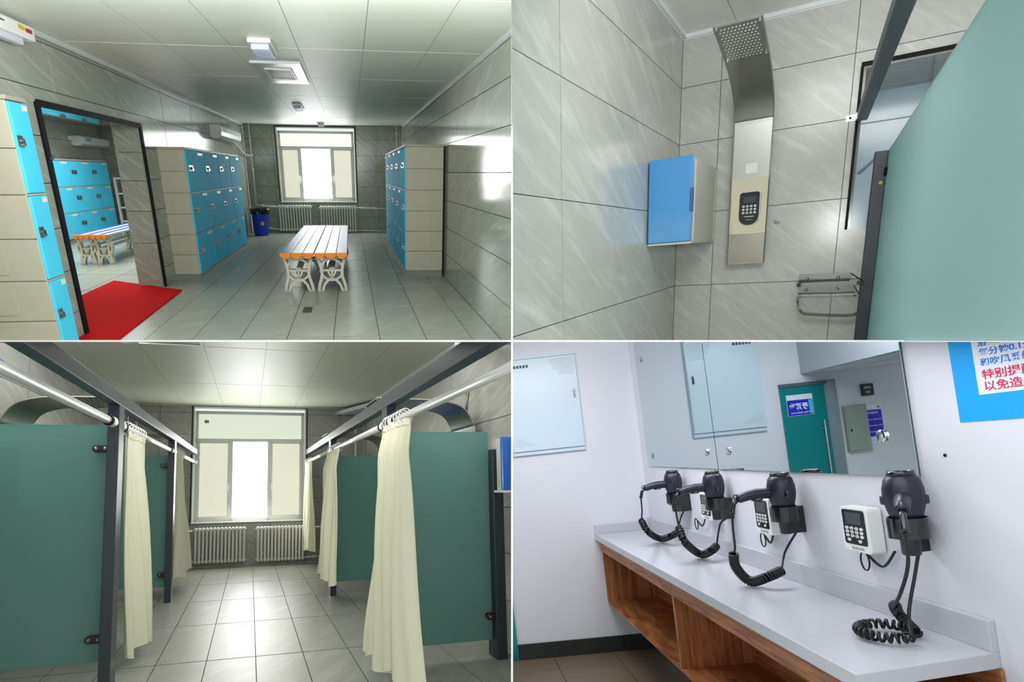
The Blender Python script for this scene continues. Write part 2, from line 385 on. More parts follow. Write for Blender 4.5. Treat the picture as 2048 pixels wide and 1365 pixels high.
# back wall with the window opening
wx0, wx1, wz0, wz1 = 0.465, 1.635, 0.44, H - 0.012
wb = struct(Q, 'wall_back', MB().box((0, 0.012, 0), (wx0, 0.16, H)).box((wx1, 0.012, 0), (W, 0.16, H)).box((wx0, 0.012, 0), (wx1, 0.16, wz0)).box((wx0, 0.012, wz1), (wx1, 0.16, H)), M_grout)
tile_field(Q, wb, T_wally, frange(1.96, 0, W, 0.31), frange(0.0, 0, H, 0.2215), lambda u, v, d: (u, d, v), 0.015, 0.0, 0.004, holes=[(wx0, wz0, wx1, wz1)], name='wall_tile')
def window(Q, name, x0, x1, z0, z1, y, xs, zt, topfrac, m_top, t=0.03, trim=0.012, handles=True):
    """frame with a fixed top light and three lower lights: side sashes and a bright middle"""
    wn = struct(Q, name, MB().box((x0 - trim, -0.01, z0 - trim), (x1 + trim, 0.0, z0)).box((x0 - trim, -0.01, z1), (x1 + trim, 0.0, z1 + trim)).box((x0 - trim, -0.01, z0), (x0, 0.0, z1)).box((x1, -0.01, z0), (x1 + trim, 0.0, z1)), M_black)
    part(Q, 'window_reveal', MB().box((x0, 0.0, z0), (x0 + 0.012, y + 0.05, z1)).box((x1 - 0.012, 0.0, z0), (x1, y + 0.05, z1)).box((x0, 0.0, z1 - 0.012), (x1, y + 0.05, z1)), mat('reveal_stone', (170, 168, 152), 0.3), wn)
    part(Q, 'window_sill', MB().box((x0 - 0.003, -0.03, z0 - 0.004), (x1 + 0.003, y + 0.05, z0 + 0.012)), mat('sill_stone', (226, 226, 216), 0.2), wn)
    a0, a1, b0, b1 = x0 + 0.02, x1 - 0.02, z0 + 0.015, z1 - 0.05
    fr = MB().box((a0, y, b0), (a0 + t, y + 0.03, b1)).box((a1 - t, y, b0), (a1, y + 0.03, b1)).box((a0, y, b0), (a1, y + 0.03, b0 + t)).box((a0, y, b1 - t), (a1, y + 0.03, b1)).box((a0, y, zt - t / 2), (a1, y + 0.03, zt + t / 2))
    for x in xs: fr.box((x - t / 2, y, b0), (x + t / 2, y + 0.03, zt))
    part(Q, 'window_frame', fr, M_frame, wn, bevel=0.002)
    part(Q, 'top_pane', MB().box((a0 + t, y + 0.012, zt + t / 2), (a1 - t, y + 0.018, b1 - t)), m_top, wn)
    xx = [a0 + t / 2] + list(xs) + [a1 - t / 2]
    for i in range(3):
        l, r = xx[i] + t / 2, xx[i + 1] - t / 2
        if i == 1:
            part(Q, 'middle_pane', MB().box((l, y + 0.012, b0 + t), (r, y + 0.018, zt - t / 2)), M_pane, wn)
        else:
            s = t * 0.55
            part(Q, 'sash', MB().box((l, y - 0.012, b0 + t), (l + s, y + 0.012, zt - t / 2)).box((r - s, y - 0.012, b0 + t), (r, y + 0.012, zt - t / 2)).box((l, y - 0.012, b0 + t), (r, y + 0.012, b0 + t + s)).box((l, y - 0.012, zt - t / 2 - s), (r, y + 0.012, zt - t / 2)), M_frame, wn, bevel=0.0015)
            part(Q, 'gasket', MB().box((l + s - .003, y - 0.002, b0 + t + s - .003), (l + s, y + 0.013, zt - t / 2 - s)).box((r - s, y - 0.002, b0 + t + s), (r - s + .003, y + 0.013, zt - t / 2 - s)).box((l + s, y - 0.002, b0 + t + s - .003), (r - s, y + 0.013, b0 + t + s)).box((l + s, y - 0.002, zt - t / 2 - s), (r - s, y + 0.013, zt - t / 2 - s + .003)), M_black, wn)
            part(Q, 'side_pane', MB().box((l + s, y + 0.002, b0 + t + s), (r - s, y + 0.008, zt - t / 2 - s)), M_paneside, wn)
            hx = r - s / 2 if i == 0 else l + s / 2; hz = b0 + (zt - b0) * 0.45
            part(Q, 'sash_handle', MB().box((hx - 0.008, y - 0.03, hz - 0.02), (hx + 0.008, y - 0.012, hz + 0.02)).box((hx - 0.005, y - 0.04, hz - 0.09), (hx + 0.005, y - 0.028, hz + 0.01)), M_white, wn, bevel=0.002)
    return wn
M_top1 = mat('top_pane_bright', (120, 120, 116), 0.3, emit=(250, 250, 236), es=0.97)
W1_ = window(Q, 'window_1', wx0, wx1, wz0, wz1 - 0.012, 0.10, [0.80, 1.27], 1.215, 0.25, M_top1, t=0.035)
# cornice strips
M_corn = mat('cornice', (206, 212, 212), 0.35)
for nm, a, b in (('trim_2', (0, -9, H - 0.02), (0.02, 0, H - 0.001)), ('trim_3', (W - 0.02, -9, H - 0.02), (W, 0, H - 0.001))):
    struct(Q, nm, MB().box(a, b).box((a[0] + 0.004, a[1], a[2] - 0.006), (b[0] - 0.004, b[1], a[2])), M_corn)

def locker_bank(Q, x0, x1, y0, y1, face, zb, zt, cols, label, nrow=3, side='near', clip=True, zrow=None, group=None):
    """bank of plastic lockers; the doors stand on the plane x = face side (x0 or x1)"""
    fx = x1 if face > 0 else x0; bx = x0 if face > 0 else x1; s = 1 if face > 0 else -1
    t = thing(Q, 'locker_bank', ((x0 + x1) / 2, (y0 + y1) / 2, 0), label, 'locker', group)
    part(Q, 'plinth', MB().box((bx, y0 + 0.01, 0), (fx - 0.012 * s, y1 - 0.01, zb)), M_greybase, t)
    part(Q, 'carcass', MB().box((bx, y0 + 0.012, zb), (fx - 0.02 * s, y1 - 0.012, zt)), M_beige, t)
    part(Q, 'top_board', MB().box((bx, y0, zt), (fx - 0.004 * s, y1, zt + 0.018)), mat('locker_top', (172, 168, 156), 0.5), t, bevel=0.003)
    nz = nrow * 2; hz = (zt - zb) / nz
    for ye, dr in ((y0, -1), (y1, 1)):
        for k in range(nz):
            z0 = zb + k * hz; p = part(Q, 'side_panel', MB().box((bx, ye - dr * 0.014, z0 + 0.002), (fx - 0.012 * s, ye, z0 + hz - 0.002)), M_beige, t, bevel=0.002)
            if p:
                xa, xb = min(bx, fx) + 0.05 * abs(x1 - x0) / .2, max(bx, fx) - 0.06 * abs(x1 - x0) / .2
                part(Q, 'relief', MB().prism(rrect(xa, z0 + 0.03, xb, z0 + hz - 0.03, 0.015), lambda x, z: (x, ye, z), lambda x, z: (x, ye + dr * 0.004, z)), M_beige, p, bevel=0.0015)
    dy = (y1 - y0) / cols; dz = (zt - zb) / nrow
    for c in range(cols):
        for r_ in range(nrow):
            ya, yb = y0 + c * dy + 0.008, y0 + (c + 1) * dy - 0.008; za, zc = zb + r_ * dz + 0.006, zb + (r_ + 1) * dz - 0.006
            d = part(Q, 'door', MB().box((fx - 0.018 * s, ya, za), (fx, yb, zc)), M_blue, t, bevel=0.005)
            if not d: continue
            my = ya + 0.16 * (yb - ya); mz = za + 0.58 * (zc - za); ly = 0.045 * (dy / 0.4)
            part(Q, 'latch', MB().box((fx, my - ly, mz - 0.022), (fx + 0.006 * s, my + ly, mz + 0.022)).lathe((fx + 0.006 * s, my, mz), [(0.010, 0), (0.010, 0.012 * s)], 12, 'x').box((fx + 0.006 * s, my, mz - 0.018), (fx + 0.016 * s, my + ly * 0.8, mz - 0.004)), M_latch, d)
            part(Q, 'number_plate', MB().box((fx, yb - 0.34 * (yb - ya), zc - 0.030), (fx + 0.002 * s, yb - 0.06 * (yb - ya), zc - 0.008)), mat('plate', (226, 226, 226), 0.4), d)
        if c: part(Q, 'divider', MB().box((fx - 0.02 * s, y0 + c * dy - 0.004, zb), (fx - 0.004 * s, y0 + c * dy + 0.004, zt)), M_bluedk, t)
    for r_ in range(1, nrow): part(Q, 'rail', MB().box((fx - 0.02 * s, y0 + 0.004, zb + r_ * dz - 0.004), (fx - 0.003 * s, y1 - 0.004, zb + r_ * dz + 0.004)), M_beige, t)
    return t
locker_bank(Q, 0.0, 0.22, -4.52, -1.95, 1, 0.04, 1.035, 4, 'blue and beige locker bank standing against the left wall beside the rubbish bin')
locker_bank(Q, 2.0, W - 0.02, -4.55, -1.6, -1, 0.055, 1.075, 4, 'blue locker bank against the right wall with its tall beige end towards us')
locker_bank(Q, -0.45, 0.10, FGY - .2, FGY - .02, 1, 0.0, 1.15, 1, 'cropped beige locker end with a thin blue edge, nearest at the far left')
# ---- trash bin
p = Q.at(506, 468, 'z', 0); bx_, by_ = 0.205, -0.52
t = thing(Q, 'trash_bin', (bx_, by_, 0), 'blue plastic rubbish bin lined with a black bag in the back corner', 'bin')
part(Q, 'bucket', MB().lathe((bx_, by_, 0), [(0.095, 0.0), (0.102, 0.01), (0.125, 0.33), (0.13, 0.34), (0.12, 0.34), (0.09, 0.02)], 28), mat('bin_blue', (22, 60, 200), 0.35), t, smooth=True)
def bag(u, v):
    a = 2 * math.pi * u; rr = 0.132 + 0.006 * math.sin(9 * a + 3 * v) + 0.004 * math.sin(17 * a)
    if v < 0.6: rr += 0.004 * v; return (bx_ + rr * math.cos(a), by_ + rr * math.sin(a), 0.30 + 0.075 * v / 0.6 + 0.006 * math.sin(7 * a) * (1 - v))
    return (bx_ + (rr - (v - 0.6) * 0.12) * math.cos(a), by_ + (rr - (v - 0.6) * 0.12) * math.sin(a), 0.375 - (v - 0.6) * 0.35)
part(Q, 'bin_liner', MB().grid(48, 10, bag), mat('bag_black', (14, 14, 16), 0.25), t, smooth=True)
part(Q, 'bin_sticker', MB().box((bx_ + 0.02, by_ - 0.121, 0.15), (bx_ + 0.06, by_ - 0.112, 0.20)), mat('sticker_yellow', (196, 186, 60), 0.5), t)

# ---- radiators: cast columns joined top and bottom
def radiator(Q, x0, x1, z0, z1, y, n, label, r=0.013):
    t = thing(Q, 'radiator', ((x0 + x1) / 2, y, z0), label, 'radiator')
    dx = (x1 - x0) / n
    for i in range(n):
        x = x0 + (i + 0.5) * dx; m = MB()
        for yy in (y - 0.035, y + 0.02):
            m.tube([(x, yy, z0 + 0.02), (x, yy, z1 - 0.02)], r * 0.8, 8)
        m.lathe((x, y, z1 - 0.02), [(0.004, 0.022), (dx * 0.42, 0.012), (dx * 0.5, -0.006), (dx * 0.44, -0.022), (0.004, -0.03)], 10)
        m.lathe((x, y, z0 + 0.02), [(0.004, -0.022), (dx * 0.42, -0.012), (dx * 0.5, 0.006), (dx * 0.44, 0.022), (0.004, 0.03)], 10)
        m.box((x - dx * 0.3, y - 0.045, z1 - 0.05), (x + dx * 0.3, y + 0.03, z1 - 0.01)).box((x - dx * 0.3, y - 0.045, z0 + 0.01), (x + dx * 0.3, y + 0.03, z0 + 0.05))
        part(Q, 'radiator_column', m, M_pipe, t)
    for zz in (z1 - 0.03, z0 + 0.03): part(Q, 'header', MB().tube([(x0 - 0.01, y, zz), (x1 + 0.01, y, zz)], 0.013, 8), M_pipe, t)
    part(Q, 'bracket', MB().box((x0 + 0.08, y, z0 + 0.1), (x0 + 0.1, -0.001, z0 + 0.12)).box((x1 - 0.1, y, z0 + 0.1), (x1 - 0.08, -0.001, z0 + 0.12)), M_pipe, t)
    return t
radiator(Q, 0.43, 0.93, 0.02, 0.405, -0.10, 12, 'white column radiator under the locker room window, nearer the bin')
radiator(Q, 1.055, 1.615, 0.0, 0.395, -0.10, 14, 'white column radiator under the locker room window, behind the bench')
def pipe(Q, pts, r, label, name='heating_pipe', fit=(), group=None, n=10, cat='pipe'):
    t = thing(Q, name, pts[0], label, cat, group)
    part(Q, 'tube', MB().tube(pts, r, n), M_pipe, t, smooth=True)
    for f_ in fit:
        part(Q, 'fitting', MB().lathe(f_[0], [(r * 1.1, -r * 1.3), (r * 1.5, -r), (r * 1.5, r), (r * 1.1, r * 1.3)], 12, f_[1]), M_pipe, t)
    return t
pipe(Q, [(0.10, -0.06, H - 0.001), (0.10, -0.06, 0.40)], 0.012, 'white vertical heating pipe in the left back corner above the bin', fit=[((0.10, -0.06, 1.3), 'z'), ((0.10, -0.06, 0.9), 'z')])
pipe(Q, [(2.26, -0.06, H - 0.001), (2.26, -0.06, 1.0)], 0.013, 'white vertical heating pipe in the right back corner above the lockers', fit=[((2.26, -0.06, 1.42), 'z')])
pipe(Q, [(0.10, -0.06, 0.40), (0.42, -0.10, 0.375)], 0.012, 'upper white pipe from the corner riser to the bin side radiator', fit=[((0.2, -0.07, 0.392), 'x'), ((0.35, -0.09, 0.38), 'x')])
pipe(Q, [(0.10, -0.06, 0.09), (0.42, -0.10, 0.05)], 0.011, 'lower white pipe running behind the bin to the radiator', fit=[((0.3, -0.085, 0.065), 'x')])
pipe(Q, [(1.625, -0.10, 0.365), (2.1, -0.06, 0.35)], 0.012, 'upper white pipe from the bench side radiator towards the right lockers', fit=[((1.72, -0.09, 0.363), 'x'), ((1.9, -0.08, 0.357), 'x')])
pipe(Q, [(1.625, -0.10, 0.03), (2.1, -0.06, 0.012)], 0.011, 'lower white pipe from the bench side radiator towards the right lockers', fit=[((1.75, -0.09, 0.026), 'x')])

# ---- benches: pairs side by side, scalloped orange board ends and cast white legs
M_or = mat('orange_end', (238, 136, 16), 0.45); M_leg = mat('cast_leg', (206, 202, 188), 0.5)
M_sb = mat('slat_blue', (34, 128, 200), 0.34); M_sw = mat('slat_white', (222, 222, 222), 0.34)
M_sd = mat('slat_deep_blue', (28, 92, 196), 0.34)
def bench(Q, x0, x1, y0, y1, zt, cols, label, group=None):
    w_ = (x1 - x0); sl = w_ / 3
    t = thing(Q, 'bench', ((x0 + x1) / 2, (y0 + y1) / 2, 0), label, 'bench', group)
    for i in range(3):
        a, b = x0 + i * sl + 0.0015, x0 + (i + 1) * sl - 0.0015
        s_ = part(Q, 'slat', MB().box((a, y0 + 0.03, zt - 0.02), (b, y1 - 0.03, zt)), cols[i], t, bevel=0.003)
        for ye, dr in ((y0, 1), (y1, -1)):
            prof = [(a, zt + 0.001), (b, zt + 0.001), (b, zt - 0.016), (a + (b - a) * .78, zt - 0.032), (a + (b - a) * .62, zt - 0.040), (a + (b - a) * .38, zt - 0.040), (a + (b - a) * .22, zt - 0.032), (a, zt - 0.016)]
            if s_: part(Q, 'end_cap', MB().prism(prof, lambda x, z: (x, ye, z), lambda x, z: (x, ye + dr * 0.035, z)), M_or, s_)
    cx = (x0 + x1) / 2; hz = zt - 0.03
    for k in range(3):
        y = y0 + 0.10 + k * (y1 - y0 - 0.2) / 2; hw = w_ * 0.46; m = MB(); T = 0.022; cz = hz * 0.62; rad = hz * 0.30
        def ln(pts, wd=T): m.strip([(cx + px * hw, y, pz * hz) for px, pz in pts], (0, 1, 0), 0.06, wd)
        for sx in (-1, 1):
            ln([(sx * 0.92, 0.0), (sx * 0.86, 0.18), (sx * 0.70, 0.40), (sx * 0.66, 0.55), (sx * 0.74, 0.76), (sx * 0.9, 0.97)])       # outer S curve
            ln([(sx * 0.70, 0.0), (sx * 0.52, 0.20), (sx * 0.28, 0.32), (0, 0.36)], 0.020)                                          # foot arch
            ln([(sx * 0.26, 0.58), (sx * 0.12, 0.46), (0, 0.40)], 0.014)
            ln([(sx * 0.95, 0.0), (sx * 0.66, 0.0)], 0.024)
        ring = [(cx + rad * 1.05 * math.cos(a), y, cz + rad * math.sin(a)) for a in [2 * math.pi * i / 24 for i in range(25)]]
        m.strip(ring, (0, 1, 0), 0.055, 0.016)
        ln([(-0.66, 0.60), (0.66, 0.60)], 0.014); ln([(0, 0.36), (0, 0.60)], 0.014); ln([(-0.95, 0.985), (0.95, 0.985)], 0.03)
        part(Q, 'leg', m, M_leg, t)
    part(Q, 'stretcher', MB().box((cx - 0.02, y0 + 0.1, hz * 0.60), (cx + 0.02, y1 - 0.1, hz * 0.66)), M_leg, t)
    return t
bench(Q, 0.985, 1.238, -5.28, -2.62, 0.30, [M_sb, M_sw, M_sw], 'left bench of the middle pair, a blue and two white slats, near the window')
bench(Q, 1.242, 1.495, -5.28, -2.62, 0.30, [M_sb, M_sw, M_sb], 'right bench of the middle pair, white slat between two blue, near the right lockers')

# ---- ceiling fixtures
def sq_lamp(Q, x0, x1, y0, y1, h, label):
    t = thing(Q, 'ceiling_light', ((x0 + x1) / 2, (y0 + y1) / 2, H), label, 'light')
    part(Q, 'housing', MB().box((x0, y0, H - 0.022 * h), (x1, y1, H)), M_white, t, bevel=0.004)
    ix, iy = (x1 - x0) * 0.10, (y1 - y0) * 0.08
    part(Q, 'diffuser', MB().box((x0 + ix, y0 + iy, H - 0.05 * h), (x1 - ix, y1 - iy, H - 0.022 * h)), M_lens, t, bevel=0.006)
    m = MB()
    for k in range(7): m.box((x0 + ix * 1.3, y0 + iy + (k + 0.7) * (y1 - y0 - 2 * iy) / 8, H - 0.052 * h), (x1 - ix * 1.3, y0 + iy + (k + 0.85) * (y1 - y0 - 2 * iy) / 8, H - 0.049 * h))
    part(Q, 'ribs', m, mat('lamp_ribs', (150, 160, 190), 0.3), t)
sq_lamp(Q, 1.035, 1.155, -6.32, -5.98, 1.0, 'square surface ceiling light with a ribbed clear lens, nearest above the bench')
sq_lamp(Q, 0.98, 1.075, -3.05, -2.62, 0.9, 'small square ceiling light between the exhaust vent and the window')
sq_lamp(Q, 1.11, 1.21, -0.62, -0.36, 0.9, 'small ceiling light right above the locker room window head')
t = thing(Q, 'exhaust_vent', (1.09, -5.13, H), 'white square exhaust fan grille set in the ceiling behind the light', 'vent')
fr = MB()
vx0, vx1, vy0, vy1 = 0.94, 1.255, -5.60, -4.66; ix0, ix1, iy0, iy1 = 1.0, 1.185, -5.40, -4.88
for a, b in (((vx0, vy0), (vx1, iy0)), ((vx0, iy1), (vx1, vy1)), ((vx0, iy0), (ix0, iy1)), ((ix1, iy0), (vx1, iy1))): fr.box((a[0], a[1], H - 0.014), (b[0], b[1], H + 0.004))
part(Q, 'cover_plate', fr, mat('vent_white', (206, 216, 226), 0.25), t)
part(Q, 'inner_box', MB().box((ix0, iy0, H + 0.02), (ix1, iy1, H + 0.024)), mat('vent_inside', (40, 42, 46), 0.7), t)
rim = MB().box((ix0, iy0, H - 0.02), (ix1, iy0 + 0.03, H)).box((ix0, iy1 - 0.03, H - 0.02), (ix1, iy1, H)).box((ix0, iy0, H - 0.02), (ix0 + 0.01, iy1, H)).box((ix1 - 0.01, iy0, H - 0.02), (ix1, iy1, H))
part(Q, 'rim', rim, M_white, t)
gm = MB()
for k in range(13): x = ix0 + 0.012 + k * (ix1 - ix0 - 0.024) / 12; gm.box((x - 0.0022, iy0 + .02, H - 0.013), (x + 0.0022, iy1 - .02, H - 0.006))
for k in range(10): y = iy0 + 0.03 + k * (iy1 - iy0 - 0.06) / 9; gm.box((ix0 + .008, y - 0.007, H - 0.014), (ix1 - .008, y + 0.007, H - 0.005))
part(Q, 'grille', gm, mat('grille', (150, 152, 150), 0.3, metal=0.5), t)
# ---- emergency lamp on the left wall
t = thing(Q, 'emergency_light', (0.0, -6.75, 1.42), 'white emergency light box high on the left wall above the doorway', 'light')
part(Q, 'case', MB().box((0.0, -6.98, 1.435), (0.075, -6.50, 1.495)), M_white, t, bevel=0.008)
part(Q, 'lamp_bar', MB().box((0.02, -6.92, 1.405), (0.062, -6.6, 1.437)), mat('lamp_bar', (205, 210, 222), 0.3), t, bevel=0.008)
part(Q, 'grille_slot', MB().box((0.0755, -6.93, 1.468), (0.0765, -6.78, 1.474)), mat('slot_dark', (60, 60, 66), 0.6), t)
part(Q, 'sticker', MB().box((0.0755, -6.66, 1.465), (0.0765, -6.60, 1.482)), mat('sticker_y', (214, 178, 40), 0.5), t, label='yellow warning sticker')
part(Q, 'sticker', MB().box((0.0755, -6.59, 1.462), (0.0765, -6.53, 1.479)), mat('sticker_r', (170, 40, 40), 0.5), t, label='red warning sticker')
# ---- air conditioners
def aircon(Q, x0, x1, y0, y1, z0, z1, face, label):
    """wall unit, long along y; front towards +x (face 1)"""
    t = thing(Q, 'air_conditioner', (x0, (y0 + y1) / 2, z0), label, 'air conditioner')
    d = x1 - x0; h = z1 - z0
    prof = [(x0, z0 + .12 * h), (x0, z1), (x0 + d * .8, z1), (x0 + d * .97, z0 + h * .85), (x1, z0 + h * .5), (x0 + d * .93, z0 + h * .22), (x0 + d * .62, z0), (x0 + d * .2, z0)]
    part(Q, 'casing', MB().prism(prof, lambda x, z: (x, y0, z), lambda x, z: (x, y1, z)), M_white, t, bevel=0.004)
    part(Q, 'air_flap', MB().hexa([(x0 + d * .66, y0 + .05, z0 + .035 * h), (x0 + d * .68, y0 + .05, z0 - .0), (x0 + d * .68, y1 - .05, z0), (x0 + d * .66, y1 - .05, z0 + .035 * h)], [(x0 + d * .9, y0 + .05, z0 + .2 * h), (x0 + d * .93, y0 + .05, z0 + .17 * h), (x0 + d * .93, y1 - .05, z0 + .17 * h), (x0 + d * .9, y1 - .05, z0 + .2 * h)]), mat('flap', (205, 208, 208), 0.4), t)
    part(Q, 'energy_label', MB().hexa([(x1 * 1 - d * .01 + .002, y0 + .14, z0 + .52 * h), (x1 + .001, y0 + .14, z0 + .52 * h), (x1 + .001, y0 + .34, z0 + .52 * h), (x1 - d * .01 + .002, y0 + .34, z0 + .52 * h)], [(x0 + d * .965, y0 + .14, z0 + .84 * h), (x0 + d * .98, y0 + .14, z0 + .84 * h), (x0 + d * .98, y0 + .34, z0 + .84 * h), (x0 + d * .965, y0 + .34, z0 + .84 * h)]), mat('energy', (120, 190, 200), 0.5), t)
    return t
aircon(Q, 0.0, 0.13, -2.36, -1.02, 1.215, 1.36, 1, 'white wall air conditioner above the left locker bank near the window')
t = thing(Q, 'drain_hose', (0.03, -1.0, 1.2), 'grey drain hose curving from the air conditioner down to the corner riser', 'hose')
part(Q, 'hose', MB().tube(spline([(0.06, -1.5, 1.23), (0.05, -1.0, 1.20), (0.06, -0.6, 1.12), (0.08, -0.3, 1.09), (0.10, -0.09, 1.095)], 6), 0.014, 10), mat('hose', (176, 176, 168), 0.5), t, smooth=True)
part(Q, 'elbow', MB().lathe((0.105, -0.085, 1.1), [(0.02, -0.02), (0.026, -0.01), (0.026, 0.01), (0.02, 0.02)], 14, 'y'), M_pipe, t)
# ---- floor drain, carpet
t = thing(Q, 'floor_drain', (1.215, -5.9, 0), 'square metal floor drain with a round grate in front of the bench', 'drain')
dm = MB().box((1.185, -6.0, 0.0005), (1.245, -5.82, 0.004)); part(Q, 'plate', dm, mat('drain_plate', (96, 108, 106), 0.4, metal=.6), t)
part(Q, 'grate', MB().add([(1.215 + 0.024 * math.cos(2 * math.pi * k / 20), -5.91 + 0.072 * math.sin(2 * math.pi * k / 20), 0.0048) for k in range(20)], [tuple(range(20))]), mat('grate_teal', (20, 92, 92), 0.4), t)
sm = MB()
for k in range(6): x = 1.215 - 0.018 + k * 0.0072; hy = 0.07 * math.sqrt(max(0, 1 - ((x - 1.215) / 0.024) ** 2)); sm.box((x - 0.0012, -5.91 - hy, 0.005), (x + 0.0012, -5.91 + hy, 0.0062))
part(Q, 'bars', sm, mat('drain_bar', (60, 140, 136), 0.4, metal=.5), t)
cp = [Q.at(238, 560, 'z', 0.008), Q.at(365, 581, 'z', 0.008), Vector((0.245, -7.2, 0.008)), Vector((-0.47, -7.2, 0.008))]
cp = [(-0.49, -4.60), (0.19, -5.10), (0.245, -7.4), (-0.50, -7.4)]
M_carpet = mat('red_carpet', (196, 12, 18), 0.95, spec=0.1, noise=0.25, nscale=220, bump=0.8)
solo(Q, 'carpet', MB().prism(cp, lambda x, y: (x, y, 0.001), lambda x, y: (x, y, 0.010)), M_carpet, 'red ribbed carpet runner lying through the tiled doorway', 'carpet', base=(-0.1, -6, 0))

# ---- the neighbouring changing room seen through the doorway
FX = -2.02
f2 = struct(Q, 'floor', MB().box((FX - .3, -9.0, -0.06), (-0.2, 0.8, -0.012)), M_grout)
tile_field(Q, f2, T_floor, frange(-0.2, FX - .3, -0.2, 0.36), frange(-0.1, -7.0, 0.8, 0.82), lambda u, v, d: (u, v, d), -0.02, 0.0, 0.0045, name='floor_tile', gv=0.014)
c2 = struct(Q, 'ceiling', MB().box((FX - .3, -9.0, H + 0.0025), (-0.185, 0.8, H + 0.05)), M_groutlight)
tile_field(Q, c2, M_ceil, frange(-0.2, FX - .3, -0.19, 0.366), frange(-0.25, -7.0, 0.8, 1.16), lambda u, v, d: (u, v, d), H + 0.02, H, 0.004, name='ceiling_panel')
w2 = struct(Q, 'wall_far', MB().box((FX - .34, -9.0, 0), (FX - .30, 0.8, H)), M_grout)
tile_field(Q, w2, T_wallx, frange(-2.2, -6.0, 0.8, 1.02), zs, lambda u, v, d: (d, u, v), FX - .3, FX - .285, 0.004, name='wall_tile')
w3 = struct(Q, 'wall_end', MB().box((FX - .3, 0.8, 0), (-0.185, 0.84, H)), M_grout)
tile_field(Q, w3, T_wally, frange(-0.4, FX - .3, -0.19, 0.31), frange(0, 0, H, 0.2215), lambda u, v, d: (u, d, v), 0.8, 0.785, 0.004, name='wall_tile')
w4 = struct(Q, 'wall_front', MB().box((FX - .3, -9.0, 0), (-0.185, -8.96, H)), T_wally)
locker_bank(Q, FX - .28, FX, -2.55, 0.12, 1, 0.05, 0.985, 4, 'blue locker bank in the next room, seen through the doorway')
aca, acb = Q.at(163, 290, 'x', FX - .16), Q.at(238, 295, 'x', FX - .16)
aircon(Q, FX - .29, FX - .14, aca.y, acb.y, 1.19, 1.32, 1, 'white air conditioner above the lockers in the next room')
bench(Q, -1.17, -1.012, -3.6, -0.75, 0.29, [M_sd, M_sw, M_sd], 'left bench of the deep blue and white pair beyond the doorway')
bench(Q, -1.008, -0.85, -3.6, -0.75, 0.29, [M_sw, M_sd, M_sw], 'right bench of the deep blue and white pair beyond the doorway')
t = thing(Q, 'rack', (-1.6, 0.55, 0), 'white open shelf rack beside the lockers in the next room', 'rack')
rx0, rx1, ry0, ry1 = -1.98, -1.68, 0.2, 0.7
for x in (rx0, rx1):
    for y in (ry0, ry1): part(Q, 'upright', MB().box((x - .012, y - .03, 0), (x + .012, y + .03, 0.78)), M_white, t)
for z in (0.16, 0.36, 0.56, 0.775): part(Q, 'shelf', MB().box((rx0, ry0 - .03, z - 0.02), (rx1, ry1 + .03, z)), M_white, t)
solo(Q, 'socket_box', MB().box((FX - .285, -0.35, 1.26), (FX - .26, -0.22, 1.31)), M_white, 'small white socket box beside the air conditioner in the next room', 'socket', base=(FX - .285, -0.3, 1.26))
# small hook under the doorway trim, on the left strip of wall
hk = Q.at(99, 311, 'x', 0.0)
solo(Q, 'wall_hook', MB().box((0, hk.y - .02, hk.z - .008), (0.006, hk.y + .05, hk.z + .008)).box((0, hk.y - .02, hk.z - .02), (0.02, hk.y + .0, hk.z - .008)), M_chrome, 'little metal hook on the tiled strip left of the doorway', 'hook', base=hk)
hk = Q.at(107, 573, 'x', 0.0)
solo(Q, 'wall_stud', MB().lathe((0, hk.y, hk.z), [(0.012, 0), (0.014, 0.008), (0.008, 0.012)], 12, 'x'), M_screw, 'round metal stud low on the tiled strip left of the doorway', 'stud', base=hk)

# ================================================================== ROOM 2: shower cubicle corner (top right)
Q = SHOW
M_capm = mat('caddy_beige', (206, 203, 186), 0.45); M_caddy = mat('caddy_blue', (70, 148, 208), 0.25, coat=0.4)
T2x = marble('marble_shower_side', 'yz', (184, 185, 179), (214, 215, 211), 0.42, 1.0, ang=48, rough=0.2, scale=6.0)
T2y = marble('marble_shower_back', 'xz', (194, 194, 187), (218, 218, 213), 1.0, 1.0, ang=40, rough=0.18, scale=7.0)
zj = [-1.6, -1.02, -0.585, -0.125, 0.30, 0.63, 0.925]
HS = 0.925
wl = struct(Q, 'wall_left', MB().box((-0.05, -3.2, -1.6), (-0.012, 0.02, HS + .05)), M_grout2)
tile_field(Q, wl, T2x, [-3.2, -2.10, 0.0], zj, lambda u, v, d: (d, u, v), -0.02, 0.0, 0.0035, gu=0.007, name='wall_tile')
NX0, NX1, NZ0, NZ1 = 0.945, 2.4, -0.3, 0.555
wb = struct(Q, 'wall_back', MB().box((-0.03, 0.012, -1.6), (NX0, 0.05, HS + .05)).box((NX0, 0.012, NZ1), (2.6, 0.05, HS + .05)).box((NX0, 0.012, -1.6), (2.6, 0.05, NZ0)), M_grout2)
tile_field(Q, wb, T2y, [0.0, 0.228, 0.90, 1.43, 2.1, 2.6], zj, lambda u, v, d: (u, d, v), 0.02, 0.0, 0.0035, holes=[(NX0, NZ0, NX1, NZ1)], name='wall_tile')
ce = struct(Q, 'ceiling', MB().box((0, -3.2, HS + 0.0025), (2.6, 0.02, HS + 0.03)), M_groutlight)
tile_field(Q, ce, mat('ceiling_white', (240, 240, 234), 0.4), [0, 0.30, 1.0, 1.7, 2.6], [-3.2, -1.6, 0.0], lambda u, v, d: (u, v, d), HS + 0.02, HS, 0.004, name='ceiling_panel')
M_trimw = mat('white_cornice', (228, 230, 232), 0.35)
